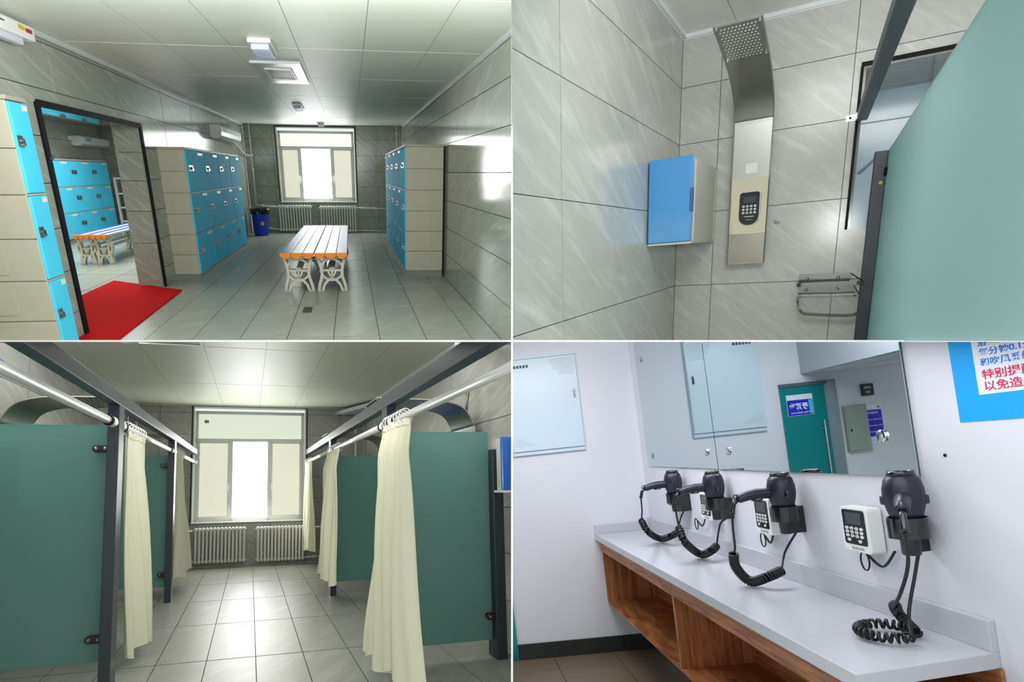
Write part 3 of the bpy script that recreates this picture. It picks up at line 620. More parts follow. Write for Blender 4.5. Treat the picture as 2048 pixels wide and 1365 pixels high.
struct(Q, 'trim_1', MB().box((0, -3.2, HS - 0.022), (0.022, 0, HS)).box((0, -3.2, HS - .028), (0.006, 0, HS - .02)), M_trimw)
struct(Q, 'trim_2', MB().box((0, -0.022, HS - 0.022), (2.6, 0, HS)).box((0, -0.006, HS - .028), (2.6, 0, HS - .02)), M_trimw)
# window niche with black edging, tiled head and a grey-blue frosted pane
wn = struct(Q, 'window_1', MB().box((NX0 - .014, -0.014, NZ0), (NX0, 0.004, NZ1)).box((NX0 - .012, -0.012, NZ1), (NX1, 0.004, NZ1 + .02)), M_black)
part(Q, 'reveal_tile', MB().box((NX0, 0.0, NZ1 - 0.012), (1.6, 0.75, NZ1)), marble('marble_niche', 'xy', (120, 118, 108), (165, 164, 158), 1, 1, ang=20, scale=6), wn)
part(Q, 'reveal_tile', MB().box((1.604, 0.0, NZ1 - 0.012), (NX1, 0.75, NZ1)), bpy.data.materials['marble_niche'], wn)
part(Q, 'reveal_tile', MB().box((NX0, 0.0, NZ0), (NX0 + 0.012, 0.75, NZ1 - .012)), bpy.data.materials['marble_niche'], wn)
M_bp = mat('blue_grey_pane', (168, 190, 200), 0.15, emit=(168, 190, 200), es=0.12)
part(Q, 'pane', MB().box((NX0 + .01, 0.75, NZ0), (NX1, 0.756, NZ1 - .01)), M_bp, wn)
part(Q, 'glazing_bar', MB().box((NX0 + .01, 0.742, 0.36), (NX1, 0.75, 0.366)).box((NX0 + 0.36, 0.742, NZ0), (NX0 + 0.366, 0.75, NZ1 - .02)), mat('bar_grey', (120, 132, 138), 0.3), wn)
part(Q, 'pane_stripe', MB().hexa([(NX0 + .03, .740, .06), (NX0 + .05, .740, .05), (NX0 + .05, .749, .05), (NX0 + .03, .749, .06)], [(NX0 + .15, .740, .17), (NX0 + .17, .740, .17), (NX0 + .17, .749, .17), (NX0 + .15, .749, .17)]), mat('stripe_blue', (96, 130, 170), 0.4), wn)
# dark beam from the wall towards us, with its bracket
t = thing(Q, 'support_beam', (1.0, -0.03, 0.30), 'dark grey square beam running overhead from a bracket on the wall', 'beam')
part(Q, 'beam_tube', MB().hexa([(0.935, -0.035, 0.275), (0.985, -0.035, 0.275), (0.985, -0.035, 0.325), (0.935, -0.035, 0.325)], [(0.985, -3.0, 0.275), (1.035, -3.0, 0.275), (1.035, -3.0, 0.325), (0.985, -3.0, 0.325)]), M_dark, t, bevel=0.003)
part(Q, 'bracket', MB().box((0.885, -0.004, 0.285), (0.945, 0.0, 0.318)).box((0.931, -0.05, 0.285), (0.935, 0.0, 0.318)), M_screw, t)
part(Q, 'screw', MB().lathe((0.905, -0.004, 0.302), [(0.006, 0), (0.006, -0.004), (0.003, -0.006)], 10, 'y'), M_black, t)
# partition: post, glass sheet, clamp
t = thing(Q, 'glass_partition', (1.07, 0, -1.6), 'pale teal frosted glass sheet with its dark wall post in the shower cubicle', 'partition')
part(Q, 'wall_post', MB().box((1.035, -0.075, -1.6), (1.095, -0.0, 0.10)), M_dark, t, bevel=0.003)
M_gl2 = frosted('teal_glass_pale', (196, 228, 226), 0.9, 0.4)
part(Q, 'glass_sheet', MB().box((1.097, -3.4, -1.6), (1.109, -0.005, 0.10)), M_gl2, t)
part(Q, 'glass_edge', MB().box((1.0965, -0.006, -1.6), (1.1095, -0.003, 0.10)).box((1.0965, -3.4, 0.10), (1.1095, -0.003, 0.102)), mat('glass_edge', (190, 226, 214), 0.2), t)
part(Q, 'clamp', MB().lathe((1.095, -0.10, -0.01), [(0.020, -0.012), (0.022, -0.008), (0.022, 0.026), (0.016, 0.030)], 16, 'x'), M_black, t)
part(Q, 'cap_ring', MB().lathe((1.075, -0.076, -0.065), [(0.009, 0), (0.009, -0.004), (0.004, -0.004), (0.004, -0.001)], 12, 'y'), mat('ring_yellow', (210, 180, 40), 0.4), t)
# blue and beige storage box fixed in the corner
t = thing(Q, 'storage_box', (0.12, -0.4, -0.31), 'beige plastic storage box with a blue door fixed in the shower corner', 'box')
bx0, bx1, bz0, bz1 = 0.006, 0.232, -0.315, 0.125
part(Q, 'body', MB().box((bx0, -0.775, bz0), (bx1, -0.002, bz1)), M_capm, t, bevel=0.004)
for k in range(2): part(Q, 'body_rib', MB().box((bx1, -0.75 + k * .02, bz0 + .012), (bx1 + .003, -0.745 + k * .02, bz1 - .012)), M_capm, t)
part(Q, 'body_rib', MB().box((bx1, -0.06, bz0 + .012), (bx1 + .003, -0.05, bz1 - .012)), M_capm, t)
dr = part(Q, 'door', MB().prism(rrect(bx0, bz0 + .012, bx1 + .002, bz1 + .006, 0.008), lambda x, z: (x, -0.80, z), lambda x, z: (x, -0.775, z)), M_caddy, t, bevel=0.006)
part(Q, 'door_emblem', MB().prism(rrect(0.098, -0.128, 0.152, -0.076, 0.006), lambda x, z: (x, -0.8015, z), lambda x, z: (x, -0.799, z)), M_caddy, dr, bevel=0.001)
part(Q, 'finger_grip', MB().box((bx1 - .012, -0.802, -0.15), (bx1 + .004, -0.772, -0.03)), mat('caddy_grip', (40, 96, 150), 0.4), t)
part(Q, 'bottom_lip', MB().box((bx0 - .002, -0.792, bz0), (bx1 + .002, -0.6, bz0 + .010)), M_capm, t)

def shower_column(Q, x0, x1, zb, prof, label, m=M_steel, axis='x', wall=0.0, sgn=-1, plates=True):
    """stainless shower column: prof = [(distance from the wall, height)], swept across its width.
    axis 'x': width along x on a wall y = wall; axis 'y': width along y on a wall x = wall"""
    def P(a, d, z): return (a, wall + sgn * d, z) if axis == 'x' else (wall + sgn * d, a, z)
    cx = (x0 + x1) / 2
    t = thing(Q, 'shower_column', P(cx, 0, zb), label, 'shower')
    wdir = (1, 0, 0) if axis == 'x' else (0, 1, 0)
    path = spline([P(cx, d, z) for d, z in prof], 8)
    part(Q, 'panel', MB().strip(path, wdir, x1 - x0, 0.008), m, t, smooth=False)
    d0, z0 = prof[0]; d1, z1 = prof[1]
    part(Q, 'side_cheek', MB().box(P(x0, 0.0, z0), P(x0 + .004, d0, z1)).box(P(x1 - .004, 0.0, z0), P(x1, d0, z1)), m, t)
    part(Q, 'rolled_edge', MB().tube([p + Vector(wdir) * (x1 - x0) / 2 for p in path], 0.005, 6).tube([p - Vector(wdir) * (x1 - x0) / 2 for p in path], 0.005, 6), m, t)
    # nozzles on the underside of the head
    (da, za), (db, zb_) = prof[-2], prof[-1]; mb = MB(); nw = 10; nl = 12
    L = math.hypot(db - da, zb_ - za); nx, nz = (zb_ - za) / L, -(db - da) / L
    for i in range(nl):
        for j in range(nw):
            s_ = 0.06 + 0.86 * i / (nl - 1); a = x0 + (x1 - x0) * (0.10 + 0.80 * (j + (0.25 if i % 2 else -0.25) + .25) / nw)
            d = da + (db - da) * s_; z = za + (zb_ - za) * s_
            o = 0.0045; r = 0.0042
            c = Vector(P(a, d + nx * o, z + nz * o)); e = Vector(P(a, d + nx * (o + .003), z + nz * (o + .003)))
            mb.tube([c, e], [r, r * .6], 6)
    part(Q, 'nozzles', mb, mat('nozzle', (235, 235, 232), 0.3, emit=None), t, kind='stuff')
    for s_, a in ((0.04, .06), (0.04, .94), (0.97, .05), (0.97, .95)):
        d = da + (db - da) * s_; z = za + (zb_ - za) * s_; a = x0 + (x1 - x0) * a
        part(Q, 'screw', MB().tube([P(a, d + nx * .004, z + nz * .004), P(a, d + nx * .012, z + nz * .012)], 0.006, 10), M_chrome, t)
    return t
prof2 = [(0.06, -0.46), (0.06, 0.28), (0.075, 0.38), (0.15, 0.475), (0.32, 0.55), (0.55, 0.60), (0.96, 0.655)]
t = shower_column(Q, 0.325, 0.527, -0.46, prof2, 'curved stainless steel shower column with a perforated head beside the blue box')
part(Q, 'polished_band', MB().box((0.327, -0.0665, -0.275), (0.525, -0.064, 0.045)), mat('curtain_reflection_steel', (200, 193, 166), 0.04, metal=1.0), t)  # warm tint paints a curtain's reflection into the metal
part(Q, 'lower_reflection_plate', MB().box((0.327, -0.0665, -0.458), (0.525, -0.064, -0.277)), mat('steel_dark_reflection', (118, 116, 106), 0.32, metal=1.0, aniso=.6), t)  # added plate, its darker colour paints the duller reflection below the bend
# blank sticker (its code left out)
solo(Q, 'sticker', MB().box((0.398, -0.0665, 0.07), (0.462, -0.0645, 0.128)), mat('sticker_white', (236, 236, 234), 0.6), 'small white sticker on the steel above the keypad of the shower', 'sticker', base=(0.43, -0.065, 0.1))
M_kb = mat('keypad_black', (12, 12, 14), 0.15); M_btn = mat('button_white', (220, 222, 222), 0.4); M_scr = mat('screen_grey', (62, 66, 76), 0.12)
M_ink = mat('ink_dark', (50, 52, 56), 0.6); M_inkw = mat('ink_light', (210, 212, 214), 0.5)
t = thing(Q, 'keypad', (0.43, -0.066, -0.17), 'oval black keypad on the polished band of the shower column', 'keypad')
ov = rrect(0.388, -0.222, 0.478, -0.055, 0.012, 4)
ov = [p for p in ov if p[1] > -0.18] ; ov = [(0.478, -0.18)] + [(x, z) for x, z in rrect(0.388, -0.18, 0.478, -0.055, 0.012, 4) if z > -0.12] + [(0.388, -0.18)] + [(0.433 - 0.045 * math.cos(R(a)), -0.18 - 0.042 * math.sin(R(a))) for a in range(20, 170, 20)]
part(Q, 'shell', MB().prism([(x * 1.0 + .004 * (1 if x > .433 else -1), z + (.004 if z > -.12 else -.002)) for x, z in ov], lambda x, z: (x, -0.085, z), lambda x, z: (x, -0.066, z)), M_white, t, bevel=0.003)
part(Q, 'face', MB().prism(ov, lambda x, z: (x, -0.091, z), lambda x, z: (x, -0.085, z)), M_kb, t)
part(Q, 'screen', MB().box((0.405, -0.0925, -0.108), (0.461, -0.091, -0.078)), M_scr, t)
for r_ in range(3):
    for c in range(4):
        b = part(Q, 'button', MB().lathe((0.407 + c * 0.0175, -0.091, -0.126 - r_ * 0.0165), [(0.0062, 0), (0.0062, -0.003), (0.003, -0.0036)], 10, 'y'), M_btn, t)
        if b and c < 3: text(Q, str(r_ * 3 + c + 1), (0.4048 + c * 0.0175, -0.0950, -0.129 - r_ * 0.0165), 0.0085, M_ink, b, (1, 0, 0), (0, 0, 1))
part(Q, 'key_strip', MB().box((0.412, -0.0918, -0.181), (0.456, -0.091, -0.177)).box((0.42, -0.0918, -0.196), (0.448, -0.091, -0.194)), M_inkw, t)
M_crk = mat('rack_chrome', (132, 132, 128), 0.12, metal=1.0)
t.matrix_world = t.matrix_world @ Matrix.Diagonal((1.2, 1.0, 1.14, 1.0))
# chrome soap rack with towel ring
t = thing(Q, 'soap_rack', (0.9, 0, -0.7), 'polished chrome soap shelf with a towel bar below beside the post', 'rack')
X0, X1 = 0.725, 1.045
part(Q, 'back_plate', MB().box((X0, -0.006, -0.605), (X1 - .06, 0.0, -0.545)), M_crk, t)
part(Q, 'back_plate', MB().box((X0, -0.006, -0.665), (X1 - .03, 0.0, -0.615)), M_crk, t)
part(Q, 'plate_bar', MB().box((X0 + .06, -0.012, -0.668), (X0 + .064, -0.004, -0.61)).box((X0 + .19, -0.012, -0.668), (X0 + .194, -0.004, -0.61)), M_crk, t)
def uloop(z, d, x0, x1, r=0.03): return [(x0, -0.003, z)] + [(x0 + r - r * math.cos(R(a)), -(d - r) - r * math.sin(R(a)), z) for a in range(0, 91, 15)] + [(x1 - r + r * math.sin(R(a)), -(d - r) - r * math.cos(R(a)), z) for a in range(0, 91, 15)] + [(x1, -0.003, z)]
part(Q, 'guard_band', MB().strip(uloop(-0.598, 0.17, X0 - .004, X1), (0, 0, 1), 0.022, 0.004), M_crk, t)
part(Q, 'shelf_frame', MB().strip(uloop(-0.672, 0.13, X0, X1 - .01), (0, 0, 1), 0.010, 0.004).box((X0, -0.13, -0.676), (X1 - .01, -0.125, -0.668)), M_crk, t)
zr = lambda pts: pts
loop = spline([(X0 + .006, -0.01, -0.668), (X0 + .006, -0.04, -0.72), (X0 + .03, -0.06, -0.77), (X0 + .08, -0.065, -0.782), (X1 - .06, -0.065, -0.792), (X1 - .005, -0.06, -0.775), (X1 + .012, -0.03, -0.73), (X1 + .005, -0.01, -0.668)], 6)
part(Q, 'towel_bar', MB().strip(loop, (0, 1, 0.2), 0.026, 0.011), M_crk, t)
for x, z in ((X0 + .042, -0.572), (X0 + .20, -0.572), (X0 + .042, -0.64), (X0 + .20, -0.64)):
    part(Q, 'screw', MB().lathe((x, -0.006, z), [(0.009, 0), (0.009, -0.003), (0.004, -0.008)], 12, 'y'), M_screw, t)
part(Q, 'side_strut', MB().strip([(X1 - .06, -0.004, -0.55), (X1 - 0.0, -0.15, -0.592)], (0, 0, 1), 0.006, 0.003).strip([(X1 - .04, -0.004, -0.62), (X1 - 0.01, -0.12, -0.67)], (0, 0, 1), 0.006, 0.003), M_crk, t)
# pencilled mark on the tile
text(Q, 'loo', (0.565, -0.001, -0.235), 0.035, M_ink, None, (1, 0, 0.0), (0.15, 0, 1), name='pencil_mark')
o = bpy.data.objects['pencil_mark']; props(o, 'small handwritten pencil mark on the tile right of the shower column', 'writing')

# ================================================================== ROOM 3: shower stalls (bottom left)
Q = STAL; H = 2.262; W = 3.262
T3x = marble('marble_stall_side', 'yz', (156, 156, 148), (188, 189, 183), 0.42, 1.0, ang=38, rough=0.18, scale=6.0)
T3y = marble('marble_stall_back', 'xz', (164, 163, 158), (194, 194, 190), 1.0, 1.0, ang=38, rough=0.18, scale=8.0)
T3f = marble('marble_stall_floor', 'xy', (152, 153, 144), (176, 177, 168), 1.0, 0.3, ang=-25, rough=0.36, scale=6.0)
fl = struct(Q, 'floor', MB().box((0, -8.0, -0.06), (W, 0.1, -0.012)), M_grout)
tile_field(Q, fl, T3f, frange(1.07, 0, W, 0.296), frange(-0.55, -7.5, 0, 1.075), lambda u, v, d: (u, v, d), -0.02, 0.0, 0.005, name='floor_tile', gv=0.014)
ce = struct(Q, 'ceiling', MB().box((0, -8.0, H + 0.0025), (W, 0.1, H + 0.05)), M_groutlight)
M_ceil3 = mat('ceiling_panel_pale', (218, 224, 208), 0.45, spec=0.35, noise=0.02, nscale=1.2)
tile_field(Q, ce, M_ceil3, frange(0.22, 0, W, 0.502), frange(-1.87, -7.5, 0, 1.87), lambda u, v, d: (u, v, d), H + 0.02, H, 0.005, gv=0.014, holes=[(0.73, -3.9, 1.22, -3.745)], name='ceiling_panel')
wl = struct(Q, 'wall_left', MB().box((-0.05, -8.0, 0), (-0.012, 0, H)), M_grout)
zc3 = frange(0.31, 0, H, 0.307)
tile_field(Q, wl, T3x, frange(-3.85, -7.5, 0, 1.5), zc3, lambda u, v, d: (d, u, v), -0.015, 0.0, 0.005, gu=0.012, name='wall_tile')
wr = struct(Q, 'wall_right', MB().box((W + 0.012, -8.0, 0), (W + 0.05, 0, H)), M_grout)
tile_field(Q, wr, T3x, frange(-4.15, -7.5, 0, 1.5), zc3, lambda u, v, d: (d, u, v), W + 0.015, W, 0.005, name='wall_tile')
wx0, wx1, wz0, wz1 = 0.83, 2.40, 0.60, H - 0.016
wb = struct(Q, 'wall_back', MB().box((0, 0.012, 0), (wx0, 0.2, H)).box((wx1, 0.012, 0), (W, 0.2, H)).box((wx0, 0.012, 0), (wx1, 0.2, wz0)).box((wx0, 0.012, wz1), (wx1, 0.2, H)), M_grout)
tile_field(Q, wb, T3y, frange(2.40, 0, W, 0.50), zc3, lambda u, v, d: (u, d, v), 0.015, 0.0, 0.005, holes=[(wx0, wz0, wx1, wz1)], name='wall_tile')
M_top3 = mat('top_pane_green', (110, 114, 100), 0.3, emit=(236, 242, 220), es=0.78, noise=0.08, nscale=2)
wn = window(Q, 'window_1', wx0, wx1, wz0, wz1, 0.14, [1.345, 1.875], 1.775, .25, M_top3, t=0.045, trim=0.014)
part(Q, 'fan_hole', MB().box((0.97, 0.15, 2.02), (1.03, 0.153, 2.065)), mat('grey_mark', (150, 156, 140), 0.6), wn)
for nm, a, b in (('trim_1', (0, -8, H - 0.03), (0.03, 0, H - 0.001)), ('trim_2', (W - 0.03, -8, H - 0.03), (W, 0, H - 0.001)), ('trim_3', (0, -0.02, H - 0.014), (W, 0, H - 0.001))):
    struct(Q, nm, MB().box(a, b), M_corn)
t = thing(Q, 'ceiling_lamp_panel', (0.97, -3.82, H), 'flush white ceiling light panel at the top edge of the stall room', 'light')
part(Q, 'lens', MB().box((0.735, -3.9, H + .004), (1.215, -3.755, H + .012)), mat('panel_lens', (206, 220, 228), 0.3), t)
part(Q, 'rim', MB().box((0.73, -3.765, H - .006), (1.22, -3.745, H + .004)).box((1.205, -3.9, H - .006), (1.22, -3.745, H + .004)), M_white, t)
radiator(Q, 0.885, 1.565, 0.06, 0.545, -0.10, 14, 'white column radiator under the stall room window, left of the pair', r=0.02)
radiator(Q, 1.705, 2.37, 0.05, 0.54, -0.10, 14, 'white column radiator under the stall room window, right of the pair', r=0.02)
pipe(Q, [(0.12, -0.08, H - .001), (0.12, -0.08, 0.5)], 0.02, 'white riser pipe in the left back corner of the stall room', fit=[((0.12, -0.08, 2.1), 'z'), ((0.12, -0.08, 1.5), 'z')])
pipe(Q, [(3.12, -0.08, H - .001), (3.12, -0.08, 0.5)], 0.02, 'white riser pipe in the right back corner of the stall room', fit=[((3.12, -0.08, 1.5), 'z')])
pipe(Q, [(0.12, -0.10, 0.51), (0.87, -0.10, 0.50)], 0.016, 'upper white pipe entering the left stall room radiator', fit=[((0.78, -0.1, 0.5), 'x')])
pipe(Q, [(0.12, -0.10, 0.105), (0.87, -0.10, 0.10)], 0.016, 'lower white pipe entering the left stall room radiator', fit=[((0.78, -0.1, 0.1), 'x')])
pipe(Q, [(2.39, -0.10, 0.50), (3.12, -0.08, 0.51)], 0.016, 'upper white pipe leaving the right stall room radiator', fit=[((2.7, -0.09, 0.505), 'x')])
pipe(Q, [(2.39, -0.10, 0.085), (3.12, -0.08, 0.10)], 0.016, 'lower white pipe leaving the right stall room radiator', fit=[((2.5, -0.095, 0.087), 'x'), ((2.6, -0.09, 0.09), 'x')])

# ---- overhead beams and posts
def stall_frame(Q, x, x_in, ys, label):
    t = thing(Q, 'stall_frame', (x, ys[0], 0), label, 'frame')
    part(Q, 'top_beam', MB().box((x - .032, -7.6, 1.555), (x + .032, -0.002, 1.625)), M_dark, t, bevel=0.004)
    for y in ys:
        p = part(Q, 'post', MB().box((x - .03, y - .07, 0), (x + .03, y + .07, 1.555)), M_dark, t, bevel=0.004)
        part(Q, 'corner_plate', MB().box((x - .029, y - .078, 1.475), (x + .029, y - .072, 1.553)).lathe((x - .012, y - .078, 1.53), [(0.006, 0), (0.004, -0.004)], 8, 'y').lathe((x + .012, y - .078, 1.53), [(0.006, 0), (0.004, -0.004)], 8, 'y'), mat('plate_dark', (34, 40, 62), 0.3), p)
    return t
XL, XR = 0.87, 2.42
stall_frame(Q, XL, 1, [-5.2, -2.58], 'dark grey steel frame of the left stalls, overhead beam on two posts')
stall_frame(Q, XR, -1, [-5.42, -2.80], 'dark grey steel frame of the right stalls, overhead beam on two posts')
def rod(Q, x, y0, y1, z, label):
    t = thing(Q, 'curtain_rod', (x, (y0 + y1) / 2, z), label, 'rod')
    part(Q, 'tube', MB().tube([(x, y0, z), (x, y1, z)], 0.021, 14), mat('rod_white', (236, 236, 234), 0.3), t, smooth=True)
    for y, s_ in ((y0, 1), (y1, -1)):
        part(Q, 'end_cup', MB().lathe((x, y, z), [(0.03, 0), (0.03, 0.06 * s_), (0.024, 0.1 * s_)], 16, 'y'), M_white, t)
        part(Q, 'gasket', MB().lathe((x, y, z), [(0.031, 0.10 * s_), (0.027, 0.13 * s_)], 16, 'y'), M_black, t)
    return t
rod(Q, XL, -8.4, -5.29, 1.455, 'white curtain rod of the nearest left stall, running off the picture')
rod(Q, XL, -5.11, -2.67, 1.455, 'white curtain rod of the second left stall, between the two posts')
rod(Q, XL, -2.49, -0.02, 1.455, 'white curtain rod of the far left stall, from post to window wall')
rod(Q, XR, -8.4, -5.51, 1.455, 'white curtain rod of the nearest right stall, running off the picture')
rod(Q, XR, -5.33, -2.89, 1.455, 'white curtain rod of the second right stall, between the two posts')
rod(Q, XR, -2.71, -0.02, 1.455, 'white curtain rod of the far right stall, from post to window wall')

# ---- frosted glass partitions with clamps
M_gl3 = frosted('teal_glass', (140, 188, 180), 0.74, 0.3)
def glass(Q, x0, x1, y, z0, z1, clamps, label):
    t = thing(Q, 'glass_partition', ((x0 + x1) / 2, y, z0), label, 'partition')
    part(Q, 'glass_sheet', MB().box((x0, y - .010, z0), (x1, y + .010, z1)), M_gl3, t)
    part(Q, 'glass_edge', MB().box((x0, y - .011, z1), (x1, y + .011, z1 + .003)), mat('glass_edge_teal', (96, 160, 150), 0.2), t)
    for cx, z in clamps:
        c = part(Q, 'clamp', MB().prism(rrect(cx - .044, z - .020, cx + .044, z + .020, 0.019), lambda x, z_: (x, y - .06, z_), lambda x, z_: (x, y - .012, z_)), mat('clamp_dark', (58, 54, 52), 0.3, metal=.7), t, bevel=0.004)
        for s_ in (-.024, .024): part(Q, 'clamp_screw', MB().lathe((cx + s_, y - .06, z), [(0.011, 0), (0.011, -0.006), (0.005, -0.010)], 10, 'y'), M_screw, c)
    return t
glass(Q, 0.02, 0.838, -5.16, 0.13, 1.445, [(0.80, 1.31), (0.80, 0.26)], 'frosted teal glass panel at the near left, tallest in the stall room')
glass(Q, 0.02, 0.838, -2.56, 0.14, 1.41, [(0.815, 1.31), (0.815, 0.26)], 'frosted teal glass panel of the second left stall')
glass(Q, 2.452, 3.08, -5.38, 0.11, 1.41, [(3.075, 0.26)], 'frosted teal glass panel at the near right behind the long curtain')
glass(Q, 2.452, 3.24, -2.78, 0.125, 1.39, [], 'frosted teal glass panel of the second right stall')
solo(Q, 'wall_post', MB().box((3.085, -5.45, 0), (3.155, -5.31, 1.30)), M_dark, 'dark post standing at the right wall that holds the near glass', 'post', base=(3.12, -5.38, 0), bevel=0.004)

# ---- storage boxes on the side walls
for (x0, x1, y0, y1, z0, z1, lab) in ((3.07, 3.255, -5.62, -5.50, 1.03, 1.36, 'blue box door on the right wall, cropped by the edge of the picture'),
                                       (2.985, 3.255, -3.6, -2.85, 1.05, 1.375, 'blue storage box door behind the second right curtain')):
    t = thing(Q, 'storage_box', ((x0 + x1) / 2, (y0 + y1) / 2, z0), lab, 'box')
    part(Q, 'body', MB().box((x0 + .02, y0, z0), (x1, y1, z1)), M_capm, t, bevel=0.004)
    part(Q, 'door', MB().box((x0, y0 - .012, z0 + .012), (x1, y0 + .01, z1 + .006)), mat('door_blue3', (20, 104, 200), 0.25, coat=0.4), t, bevel=0.006)
    part(Q, 'bottom_lip', MB().box((x0, y0 - .015, z0 - .004), (x1, y1, z0 + .010)), M_white, t)
t = thing(Q, 'storage_box', (0.13, -4.2, 1.0), 'blue storage box blurred behind the near left glass', 'box')
part(Q, 'body', MB().box((0.005, -4.9, 0.98), (0.30, -4.2, 1.34)), M_capm, t); part(Q, 'door', MB().box((0.005, -4.93, 0.99), (0.31, -4.9, 1.345)), mat('door_blue4', (20, 130, 190), 0.3), t, bevel=0.005)
t = thing(Q, 'storage_box', (0.13, -2.0, 1.0), 'blue storage box blurred behind the second left glass', 'box')
part(Q, 'body', MB().box((0.005, -2.3, 0.98), (0.30, -1.7, 1.34)), M_capm, t); part(Q, 'door', MB().box((0.005, -2.33, 0.99), (0.33, -2.3, 1.345)), mat('door_blue4', (20, 130, 190), 0.3), t, bevel=0.005)

# ---- shower columns on the side walls
prof3 = [(0.06, 0.55), (0.06, 1.40), (0.075, 1.53), (0.14, 1.635), (0.25, 1.68), (0.40, 1.695), (0.80, 1.70)]
M_st3 = mat('steel_dim', (158, 158, 150), 0.32, metal=1.0)
shower_column(Q, -4.55, -4.0, 0.55, prof3, 'curved steel shower column above the near left glass', M_st3, 'y', 0.0, 1)
shower_column(Q, -1.75, -1.2, 0.55, prof3, 'curved steel shower column above the second left glass', M_st3, 'y', 0.0, 1)
shower_column(Q, -4.85, -4.35, 0.55, prof3, 'curved steel shower column above the near right glass', M_st3, 'y', W, -1)
shower_column(Q, -2.0, -1.45, 0.55, prof3, 'curved steel shower column above the second right glass', M_st3, 'y', W, -1)
M_brass = mat('brass', (176, 130, 52), 0.3, metal=1.0); M_vblue = mat('valve_blue', (20, 60, 180), 0.35)
def valve(Q, xw, s_, y, z, label, drop=0.42):
    t = thing(Q, 'water_valve', (xw, y, z), label, 'valve')
    part(Q, 'rosette', MB().lathe((xw, y, z), [(0.032, 0), (0.032, 0.008 * s_), (0.014, 0.02 * s_)], 16, 'x'), M_chrome, t)
    part(Q, 'valve_body', MB().tube([(xw + .01 * s_, y, z), (xw + .07 * s_, y, z - .01), (xw + .085 * s_, y, z - .03), (xw + .085 * s_, y, z - .11)], [0.013, 0.016, 0.018, 0.013], 10), M_brass, t)
    part(Q, 'lever', MB().box((xw + .095 * s_, y - .03, z - .09), (xw + .135 * s_, y + .03, z - .04)).box((xw + .08 * s_, y - .008, z - .07), (xw + .1 * s_, y + .008, z - .055)), M_vblue, t, bevel=0.004)
    part(Q, 'braided_hose', MB().tube(spline([(xw + .085 * s_, y, z - .11), (xw + .09 * s_, y + .02, z - .2), (xw + .06 * s_, y + .12, z - .32), (xw + .055 * s_, y + .2, z - drop)], 6), 0.011, 8), mat('braid', (140, 136, 128), 0.4, metal=.7), t, smooth=True)
valve(Q, 0.0, 1, -4.75, 1.93, 'brass water valve with a blue lever and braided hose on the left stall wall')
valve(Q, W, -1, -4.78, 1.86, 'brass water valve with a blue lever near the top right of the stall room')
valve(Q, W, -1, -1.9, 1.875, 'brass water valve with a blue lever over the second right shower column', 0.3)

# ---- curtains: gathered cloth hanging from the rods
M_curt = mat('cream_curtain', (230, 229, 203), 0.75, spec=0.25); 
def curtain(Q, x, yt0, yt1, yb0, yb1, z0, z1, nf, amp, out, label, seed=1, hem=0.03, dirx=1, off=0.0):
    rnd = random.Random(seed); ph = [rnd.uniform(0, 6.28) for _ in range(4)]
    t = thing(Q, 'shower_curtain', (x, (yt0 + yt1) / 2, z0), label, 'curtain')
    def f(u, v):
        zt = z1; w_ = v ** 0.8
        y = (yt0 + (yt1 - yt0) * u) * (1 - w_) + (yb0 + (yb1 - yb0) * u) * w_
        a = amp * (0.45 + 0.9 * v)
        fold = math.sin(2 * math.pi * nf * u + ph[0]) + 0.35 * math.sin(2 * math.pi * nf * 2.3 * u + ph[1] + 2 * v) + 0.35 * math.sin(2 * math.pi * nf * .6 * u + 7 * v * u) + 0.3 * math.sin(5 * v + ph[2] + 6 * u)
        xx = x + a * fold + out * w_ * math.sin(math.pi * min(1, u * 1.0)) + off * min(1, v * 7)
        zz = z1 + (z0 - z1) * v + hem * v * math.sin(2 * math.pi * nf * u * .5 + ph[3])
        return (xx, y + 0.3 * a * math.cos(2 * math.pi * nf * u + ph[0]), zz)
    part(Q, 'cloth', MB().grid(int(nf * 14), 30, f), M_curt, t, smooth=True)
    part(Q, 'top_hem', MB().grid(int(nf * 14), 2, lambda u, v: (lambda p: (p[0] + .004 * dirx, p[1], p[2]))(f(u, v * 0.03))), mat('hem_cream', (236, 234, 204), 0.7), t, smooth=True)
    n = int(nf) + 2
    for k in range(n):
        y = yt0 + (yt1 - yt0) * (k + .5) / n; zc = 1.455
        ring = [(x + 0.036 * math.cos(a), y, zc - .008 + 0.040 * math.sin(a)) for a in [2 * math.pi * i / 14 for i in range(15)]]
        part(Q, 'hook_ring', MB().tube(ring, 0.0035, 5), M_white, t)
    return t
curtain(Q, XL + .02, -5.05, -4.45, -4.95, -4.25, 0.10, 1.435, 4, 0.030, 0.10, 'cream curtain gathered behind the near left post', 3)
curtain(Q, XL + .02, -2.46, -1.85, -2.4, -1.35, 0.16, 1.435, 3.5, 0.030, 0.05, 'cream curtain gathered behind the far left post', 5)
curtain(Q, XR - .02, -5.95, -5.46, -6.2, -5.42, 0.15, 1.435, 5, 0.036, -0.09, 'long cream curtain bunched around the near right post', 8, dirx=-1, off=-0.04)
curtain(Q, XR - .02, -3.45, -2.75, -3.6, -2.7, 0.22, 1.435, 4.5, 0.035, -0.06, 'cream curtain bunched at the far right post', 11, dirx=-1, off=-0.04)
curtain(Q, XR - .02, -0.75, -0.10, -0.85, -0.08, 0.24, 1.435, 3.5, 0.035, -0.02, 'short cream curtain hanging beside the window wall', 13, dirx=-1)

